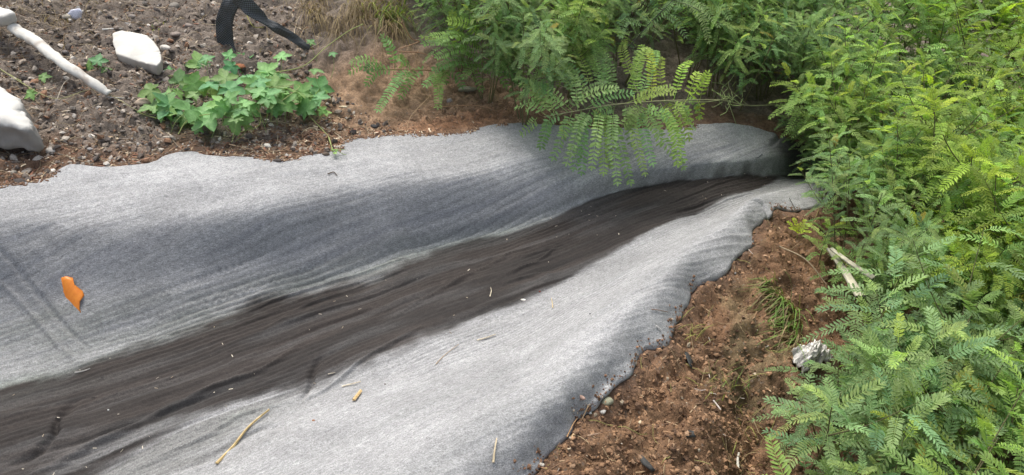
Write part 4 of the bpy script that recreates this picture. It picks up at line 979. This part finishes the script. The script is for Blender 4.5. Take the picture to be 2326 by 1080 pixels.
for k, (px, py, s_, c, lb) in enumerate(PB_): rock(px, py, s_, (1.1, .8, .6), c, lb, 'pebble' if s_ < .032 else 'stone', 'pebble' if s_ < .032 else 'stone', seed=41 + k)

def straw(pts, wd, c, label, name='straw', cat='straw', lift=.003, th=.5, taper=True):
    q = [hit(a, b) for a, b in pts]; P3 = catmull([a + n * (lift + wd * th * .5) for a, n in q], 6); nn = unit(np.mean([n for _, n in q], 0))
    t = unit(np.gradient(P3, axis=0)); sd = unit(np.cross(t, nn)); n = len(P3); u = np.linspace(0, 1, n)[:, None]
    w_ = wd * .5 * ((1 - .55 * u) if taper else 1 + 0 * u); c = np.array(c); mb = MB()
    ring = np.stack([P3 - sd * w_, P3 - sd * w_ * .3 + nn * wd * th, P3 + sd * w_ * .4 + nn * wd * th, P3 + sd * w_, P3 - nn * wd * .1], 1).reshape(-1, 3)
    i = np.arange(n - 1)[:, None] * 5; j = np.arange(5)[None]; kk = (j + 1) % 5
    mb.add(ring, [np.stack([i + j, i + kk, i + 5 + kk, i + 5 + j], -1).reshape(-1, 4)], np.clip(c * (1 + .15 * np.random.default_rng(int(pts[0][0])).normal(0, 1, (len(ring), 1))), 0, .8))
    for o_ in (0, (n - 1) * 5): mb.f.setdefault(5, []).append(np.arange(5)[None] + o_)
    o = obj(name, mb.build(name, M_litter, False)); tag(o, label, cat); return o
ST = (.58, .46, .26); STP = (.62, .55, .42)
straw([(493, 1057), (530, 1015), (565, 975), (612, 935)], .0095, (.56, .42, .20), 'long yellow straw across the silty margin at the bottom left of centre')
straw([(778, 881), (800, 876), (820, 871)], .006, STP, 'pale short straw lying just above the cork piece')
straw([(1084, 776), (1105, 770), (1126, 763)], .006, STP, 'pale straw at the upper end of the green stained near slope')
straw([(1113, 676), (1116, 664), (1114, 655)], .004, STP, 'tiny upright forked straw on the wet strip')
straw([(1256, 702), (1255, 690), (1253, 680)], .004, ST, 'tiny straw right of the white chip')
straw([(1118, 1052), (1122, 1025), (1127, 998)], .006, (.5, .42, .28), 'slim straw on the pale slope near the bottom edge')
straw([(990, 830), (1010, 810), (1042, 785)], .003, (.4, .3, .2), 'thin brown stalk below the straw on the green stain')
straw([(170, 849), (190, 845), (206, 840)], .004, (.5, .48, .44), 'small white straw at the far margin of the wet strip')
straw([(745, 852), (755, 850), (762, 848)], .003, STP, 'tiny pale sliver on the wet strip above the crease')
straw([(804, 914), (812, 903), (820, 893)], .011, (.60, .42, .20), 'short thick tan wood piece on the near slope', 'wood_piece', 'wood piece', taper=False)
straw([(1298, 1000), (1310, 972), (1322, 945), (1334, 922)], .0055, (.5, .35, .2), 'tan straw leaning on the near felt edge')
straw([(1288, 996), (1298, 965), (1308, 950)], .004, (.46, .28, .14), 'thin orange straw behind the tan leaning one')
straw([(1318, 996), (1340, 992), (1362, 988)], .004, (.55, .4, .28), 'pinkish straw lying flat on the clay by the pebbles')
straw([(1284, 1018), (1290, 1024), (1297, 1022)], .007, (.6, .5, .34), 'short cream splinter at the bottom tip of the near bank', 'splinter', 'splinter')
straw([(1672, 1065), (1672, 1045), (1674, 1030)], .009, (.55, .52, .45), 'pale peeled stick standing in the bottom clay hollow', 'stick', 'stick')
straw([(1618, 912), (1626, 922), (1633, 932)], .006, (.62, .55, .5), 'short pink white stick on the middle of the clay', 'stick', 'stick')
straw([(1576, 886), (1590, 890), (1602, 888)], .004, (.62, .52, .46), 'thin forked pale twig above the short pink stick', 'twig', 'twig')
straw([(1700, 565), (1702, 572), (1710, 580)], .003, (.5, .45, .4), 'pale chip in the reddish litter of the near bank', 'splinter', 'splinter')
straw([(232, 70), (255, 69), (278, 68)], .008, (.78, .75, .66), 'thin white stick behind the white foam slab', 'stick', 'stick')
straw([(225, 222), (255, 224), (285, 226)], .005, (.7, .66, .58), 'thin white stick at the lower end of the pipe', 'stick', 'stick')
straw([(555, 305), (600, 300), (650, 298)], .004, (.55, .45, .3), 'long pale stalk lying under the vine', 'stalk', 'stalk')
straw([(520, 330), (590, 345), (660, 345)], .004, (.5, .36, .22), 'long tan stalk on the wood chips', 'stalk', 'stalk')
straw([(745, 398), (758, 394), (766, 402)], .006, (.12, .09, .07), 'shrivelled dark leaf on the bright far slope', 'dead_leaf', 'leaf')
straw([(1488, 742), (1495, 748), (1500, 752)], .006, (.66, .63, .6), 'small white scrap on the upper near slope', 'paper_scrap', 'scrap')
straw([(1478, 704), (1495, 706), (1515, 710)], .003, (.26, .15, .09), 'dry brown rootlet on the upper near slope', 'rootlet', 'rootlet')
straw([(1792, 452), (1800, 468), (1808, 482)], .003, (.04, .035, .03), 'black twig on the felt at its far near end', 'twig', 'twig')
straw([(1730, 352), (1722, 358), (1715, 360)], .004, (.03, .035, .06), 'dark blue speck of litter on the far end of the felt', 'plastic_scrap', 'scrap')
def branchlet(pts, rad, c, label, name='dry_branch', cat='branch'):
    q = np.array(pts, float); mb = MB(); mb.tube(catmull(P(q[:, 0], q[:, 1], q[:, 2]), 8), np.linspace(rad, rad * .5, 8 * (len(q) - 1) + 1), np.array(c), 6)
    o = obj(name, mb.build(name, M_stem)); tag(o, label, cat)
branchlet([(912, 50, .38), (935, 88, .3), (952, 95, .27), (905, 112, .26)], .004, (.32, .2, .12), 'bent brown root sticking out under the grass clump')
branchlet([(905, 118, .25), (960, 122, .24), (1010, 145, .2)], .003, (.3, .17, .1), 'reddish root running right from under the grass clump')
branchlet([(975, 245, .05), (1080, 240, .07), (1145, 258, .05)], .0022, (.3, .18, .1), 'thin curved root on the sandy bank')
branchlet([(925, 290, .04), (935, 262, .08), (975, 220, .12)], .0016, (.4, .28, .16), 'thin bent stalk rising from the sandy bank')
branchlet([(1770, 560, -.02), (1830, 590, .0), (1880, 650, -.04)], .003, (.28, .22, .14), 'arching dry stem over the far end of the near bank')
branchlet([(555, -20, .34), (558, 25, .3), (575, 60, .26), (600, 62, .24)], .0028, (.3, .29, .08), 'yellow green stalk hanging across the black strap', 'vine_stalk', 'stalk')
branchlet([(-10, 150, .12), (60, 195, .11), (130, 225, .09), (220, 205, .09), (330, 262, .06)], .0018, (.3, .3, .14), 'long thin pale vine stem crossing the gravel to the big vine', 'vine_stalk', 'stalk')
branchlet([(130, 225, .1), (145, 190, .12), (165, 175, .12)], .0016, (.4, .36, .28), 'thin grey twig leaning on the white pipe', 'twig', 'twig')

# white pipe
def pipe():
    mb = MB(); a = np.array([(28, 62, .22), (80, 95, .20), (140, 142, .17), (200, 182, .13), (248, 213, .09)], float); q = catmull(P(a[:, 0], a[:, 1], a[:, 2]), 10); n = len(q)
    rad = np.linspace(.026, .018, n) * (1 + .05 * np.random.default_rng(2).normal(0, 1, n)); rad = smooth1(rad, 2) * np.where(np.arange(n) > n - 4, .85, 1)
    mb.tube(q, rad, np.array(WH), 14); V_ = mb.v[0]; dirt = sstep(.15, .6, fbm(V_[:, 0] * 22, V_[:, 1] * 22 + V_[:, 2] * 18, 4, 15)); V_ += .0022 * vnoise(V_[:, 0] * 40, V_[:, 1] * 40 + V_[:, 2] * 30, 16)[:, None]; mb.c[0] = np.array(WH) * (1 - .5 * dirt[:, None]) + np.array([.2, .13, .08]) * (.5 * dirt[:, None]); cl = np.repeat(q, 14, 0); V_[:, 2] = cl[:, 2] + (V_[:, 2] - cl[:, 2]) * .65; e = obj('white_pipe', mb.build('white_pipe', M_white))
    
    tag(e, 'long white pipe lying slanted over the gravel in the upper left', 'pipe')
pipe()
import bmesh
def slab(name, top, drop, label, cat, ctop, cside, bev=.008, seed=1, shrink=.94, nz=.006, rise=0.0):
    """a broken slab: outline of its upper face, real thickness drop"""
    q = np.array(top, float); T = P(q[:, 0], q[:, 1], q[:, 2]); c = T.mean(0); n = len(T)
    B = (T - c) * [shrink, shrink, 1] + c; B[:, 2] -= drop
    bm = bmesh.new(); tv = [bm.verts.new(v) for v in T]; bv = [bm.verts.new(v) for v in B]
    bm.faces.new(tv); bm.faces.new(bv[::-1])
    for i in range(n): bm.faces.new((tv[i], bv[i], bv[(i + 1) % n], tv[(i + 1) % n]))
    bmesh.ops.recalc_face_normals(bm, faces=bm.faces)
    bmesh.ops.bevel(bm, geom=bm.edges[:], offset=bev, segments=1, affect='EDGES', clamp_overlap=True)
    bmesh.ops.triangulate(bm, faces=bm.faces[:]); 
    for _ in range(3): bmesh.ops.subdivide_edges(bm, edges=[e for e in bm.edges if e.calc_length() > .014], cuts=1)
    bmesh.ops.triangulate(bm, faces=bm.faces[:])
    v = np.array([a.co[:] for a in bm.verts]); bm.normal_update(); nn = np.array([a.normal[:] for a in bm.verts]); f = np.array([[a.index for a in k.verts] for k in bm.faces]); bm.verts.index_update(); bm.free()
    v = v + nn * (nz * fbm(v[:, 0] * 14 + seed, v[:, 1] * 14 + v[:, 2] * 11, 4, seed)[:, None])
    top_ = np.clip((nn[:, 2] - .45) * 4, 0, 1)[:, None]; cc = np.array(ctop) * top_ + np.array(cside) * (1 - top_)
    o = obj(name, mesh_from(name, v, f, M_white, np.clip(cc * (1 + .12 * fbm(v[:, 0] * 30, v[:, 1] * 30 + v[:, 2] * 20, 3, 9)[:, None]), 0, .85), True)); tag(o, label, cat)
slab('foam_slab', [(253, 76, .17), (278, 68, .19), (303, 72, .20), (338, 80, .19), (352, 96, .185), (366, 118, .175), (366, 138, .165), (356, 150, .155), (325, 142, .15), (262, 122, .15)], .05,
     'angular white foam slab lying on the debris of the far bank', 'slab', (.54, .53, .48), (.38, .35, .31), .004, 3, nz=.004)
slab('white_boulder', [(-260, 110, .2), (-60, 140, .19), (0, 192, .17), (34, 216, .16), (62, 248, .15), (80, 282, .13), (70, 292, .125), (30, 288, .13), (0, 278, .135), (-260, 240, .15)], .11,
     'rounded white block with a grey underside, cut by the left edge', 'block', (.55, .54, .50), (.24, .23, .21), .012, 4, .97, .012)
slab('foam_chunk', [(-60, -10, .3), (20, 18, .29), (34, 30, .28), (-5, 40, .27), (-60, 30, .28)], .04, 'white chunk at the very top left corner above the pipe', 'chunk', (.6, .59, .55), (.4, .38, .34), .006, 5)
rock(172, 36, .075, (.9, .6, .8), (.66, .68, .78), 'crumpled bluish white plastic wrapper near the top left', 'wrapper', 'plastic_wrapper', seed=31, rough=1.2, sub=3)
rock(152, 40, .045, (1, .7, .6), (.42, .38, .3), 'tan crumpled scrap touching the bluish wrapper', 'scrap', 'paper_scrap', seed=32)
# crumpled white bag
def bag():
    c = P(1865, 738, .0); c[2] = float(gz(c[0], c[1])) + .035
    u, v_ = np.meshgrid(np.linspace(-1, 1, 60), np.linspace(-1, 1, 60)); rr2 = np.maximum(abs(u), abs(v_))
    x = .068 * u; y = .038 * v_
    z = .035 * (1 - rr2 ** 3) + .012 * np.abs(fbm(u * 3, v_ * 3, 4, 101, .6)) * 1.6 - .02 * rr2
    x = x + .008 * fbm(u * 2 + 4, v_ * 2, 3, 102); y = y + .008 * fbm(u * 2, v_ * 2 + 7, 3, 103)
    ca, sa = math.cos(.5), math.sin(.5); V = np.stack([c[0] + ca * x - sa * y, c[1] + sa * x + ca * y, c[2] + z], -1).reshape(-1, 3)
    patches = sstep(.15, .4, fbm(u * 4, v_ * 4, 2, 104)).reshape(-1, 1); cc = np.array([.72, .7, .66]) * (1 - .6 * patches * .7) 
    o = obj('crumpled_bag', mesh_from('crumpled_bag', V, grid_faces(60, 60), M_litter, cc)); tag(o, 'crumpled white bag half hidden by leaves at the thicket edge', 'bag')
    m = o.modifiers.new('t', 'SOLIDIFY'); m.thickness = .002
bag()
# split pale stems in the thicket edge
for i, (pts, lb) in enumerate([([(1884, 566, .04), (1915, 610, .05), (1955, 674, .05)], 'flattened pale split stem nearest the bare clay at the thicket edge'), ([(1888, 566, .07), (1935, 600, .08), (1985, 632, .08)], 'second pale split stem crossing behind the flattened one')]):
    q = np.array(pts, float); c3 = catmull(P(q[:, 0], q[:, 1], q[:, 2]), 10); t = unit(np.gradient(c3, axis=0)); sd = unit(np.cross(t, [0, -.4, 1])); w_ = np.linspace(.012, .019, len(c3))[:, None] * (1 - .35 * i); un = np.cross(sd, t); 
    if un[0, 2] < 0: un = -un
    ring = np.stack([c3 - sd * w_, c3 - sd * w_ * .5 + un * .006, c3 + un * .002, c3 + sd * w_ * .5 + un * .006, c3 + sd * w_, c3 - un * .004], 1).reshape(-1, 3); n = len(c3)
    ii = np.arange(n - 1)[:, None] * 6; j = np.arange(6)[None]; kk = (j + 1) % 6; mb = MB(); cb = np.array([.42, .40, .30]) * (1 + .25 * fbm(ring[:, 0] * 60, ring[:, 1] * 60, 3, 7)[:, None])
    mb.add(ring, [np.stack([ii + j, ii + kk, ii + 6 + kk, ii + 6 + j], -1).reshape(-1, 4)], cb)
    o = obj('split_stem', mb.build('split_stem', M_litter)); tag(o, lb, 'stem')
# black woven strap
def strap():
    m, t, b = mat_new('woven_strap')
    at = node(t, 'ShaderNodeAttribute', attribute_name='uvv'); at2 = node(t, 'ShaderNodeAttribute', attribute_name='uvw')
    a = mth(t, 'SINE', mth(t, 'MULTIPLY', at.outputs['Fac'], 560.0), 0.0); c = mth(t, 'SINE', mth(t, 'MULTIPLY', at2.outputs['Fac'], 560.0), 0.0)
    k = mth(t, 'MULTIPLY', a, c); cr = node(t, 'ShaderNodeMix', data_type='RGBA'); t.links.new(ramp(t, k, -.6, .6), cr.inputs[0]); cr.inputs[6].default_value = (.018, .02, .022, 1); cr.inputs[7].default_value = (.11, .12, .125, 1)
    t.links.new(cr.outputs[2], b.inputs['Base Color']); b.inputs['Roughness'].default_value = .55; bump(t, b, k, .6, .002)
    def ribbon(pts, wd, tw, name, parent, wp=(1, 1, 1)):
        q = np.array(pts, float); c3 = catmull(P(q[:, 0], q[:, 1], q[:, 2]), 16); n = len(c3); tn = unit(np.gradient(c3, axis=0)); toc = unit(np.array([0, 0, CAMZ]) - c3)
        s0 = unit(np.cross(tn, toc)); nn = np.cross(s0, tn); an = np.interp(np.linspace(0, 1, n), np.linspace(0, 1, len(tw)), tw)[:, None]; sd = s0 * np.cos(an) + nn * np.sin(an); nr = np.cross(sd, tn)
        wv = np.linspace(-.5, .5, 9); L = np.concatenate([[0], np.cumsum(np.linalg.norm(np.diff(c3, axis=0), axis=1))])
        V = c3[:, None] + sd[:, None] * wv[None, :, None] * (wd * np.interp(np.linspace(0, 1, n), [0, .5, 1], wp))[:, None, None] + nr[:, None] * ((np.cos(wv * math.pi) * .002)[None, :] + .009 * vnoise(L[:, None] * 22, wv[None] * 3 + L[:, None] * 5, 8))[..., None]
        o = obj(name, mesh_from(name, V.reshape(-1, 3), grid_faces(n, 9), m, None, True, {'uvv': np.repeat(L, 9), 'uvw': np.tile(wv * wd, n)}), parent)
        md = o.modifiers.new('t', 'SOLIDIFY'); md.thickness = .0025; return o
    e = empty('black_strap'); tag(e, 'loop of black woven strap drooping over the debris at the top', 'strap')
    ribbon([(518, 122, .12), (512, 95, .17), (510, 55, .25), (520, 18, .33), (545, -15, .40), (575, -30, .42)], .07, [.2, 0, .1, .5, .9], 'hanging_band', e)
    ribbon([(530, -8, .40), (560, 12, .37), (590, 38, .32), (625, 62, .27), (660, 82, .22), (702, 112, .16)], .062, [-.9, -.5, .3, .6, .1, .0, .2], 'trailing_band', e, (1.35, .75, .55))
strap()
# orange plastic piece
def orange():
    px = [(140, 632), (152, 629), (166, 632), (171, 648), (188, 662), (192, 672), (184, 686), (181, 700), (184, 711), (172, 707), (158, 696), (148, 687), (139, 672), (145, 660)]
    c0, n0 = hit(165, 668); pts = []
    for a, b in px: q, _ = hit(a, b); pts.append(q - n0 * ((q - c0) @ n0) + n0 * .010)
    pts = np.array(pts); n = len(pts); ce = pts.mean(0); ring = [pts] + [ce + (pts - ce) * f for f in (.8, .55, .28)]; lv = np.vstack(ring + [ce[None]])
    bd = unit(pts[8] - pts[0]); sd = unit(np.cross(bd, n0)); x = (lv - ce) @ sd; lv = lv + n0 * (-(x ** 2) * 6 + np.abs(x + .012) * -.35 + .004)[:, None]
    f4 = []; 
    for k in range(3):
        for i in range(n): f4.append((k * n + i, k * n + (i + 1) % n, (k + 1) * n + (i + 1) % n, (k + 1) * n + i))
    f3 = [(3 * n + i, 3 * n + (i + 1) % n, 4 * n) for i in range(n)]
    m, t, b = mat_new('orange_plastic'); v = coords(t); nz = noise(t, v, 60, 4, .6)
    mx = node(t, 'ShaderNodeMix', data_type='RGBA'); t.links.new(ramp(t, nz, .3, .7), mx.inputs[0]); mx.inputs[6].default_value = (.62, .17, .012, 1); mx.inputs[7].default_value = (.72, .24, .02, 1); t.links.new(mx.outputs[2], b.inputs['Base Color']); b.inputs['Roughness'].default_value = .45
    o = obj('plastic_shard', mesh_from('plastic_shard', lv, [np.array(f4), np.array(f3)], m)); md = o.modifiers.new('t', 'SOLIDIFY'); md.thickness = .0022; md.offset = 0
    tag(o, 'bright orange broken plastic shard lying on the far wall of the felt', 'plastic shard')
orange()
def dark_sheet(px, label, name='plastic_sheet'):
    q = np.array([hit(a, b)[0] for a, b in px]); c = q.mean(0); q[:, 2] += .003 + .006 * np.abs(vnoise(q[:, 0] * 40, q[:, 1] * 40, 3)); n = len(q); lv = np.vstack([q, c + (q - c) * .5 + [0, 0, .008], c[None] + [0, 0, .004]])
    f4 = [(i, (i + 1) % n, n + (i + 1) % n, n + i) for i in range(n)]; f3 = [(n + i, n + (i + 1) % n, 2 * n) for i in range(n)]
    o = obj(name, mesh_from(name, lv, [np.array(f4), np.array(f3)], M_litter, np.ones((len(lv), 3)) * [.05, .052, .05])); md = o.modifiers.new('t', 'SOLIDIFY'); md.thickness = .002; tag(o, label, 'plastic')
dark_sheet([(1447, 1040), (1458, 1038), (1472, 1052), (1488, 1072), (1480, 1076), (1460, 1060)], 'dark grey plastic strip half buried in clay at the bottom')
dark_sheet([(1552, 800), (1562, 804), (1572, 822), (1570, 840), (1564, 832), (1558, 816)], 'frayed dark grey rag at the near felt edge below the yellow blades', 'frayed_rag')
dark_sheet([(1545, 975), (1562, 982), (1580, 984), (1578, 998), (1558, 996)], 'small dark scrap in the middle of the clay slope')
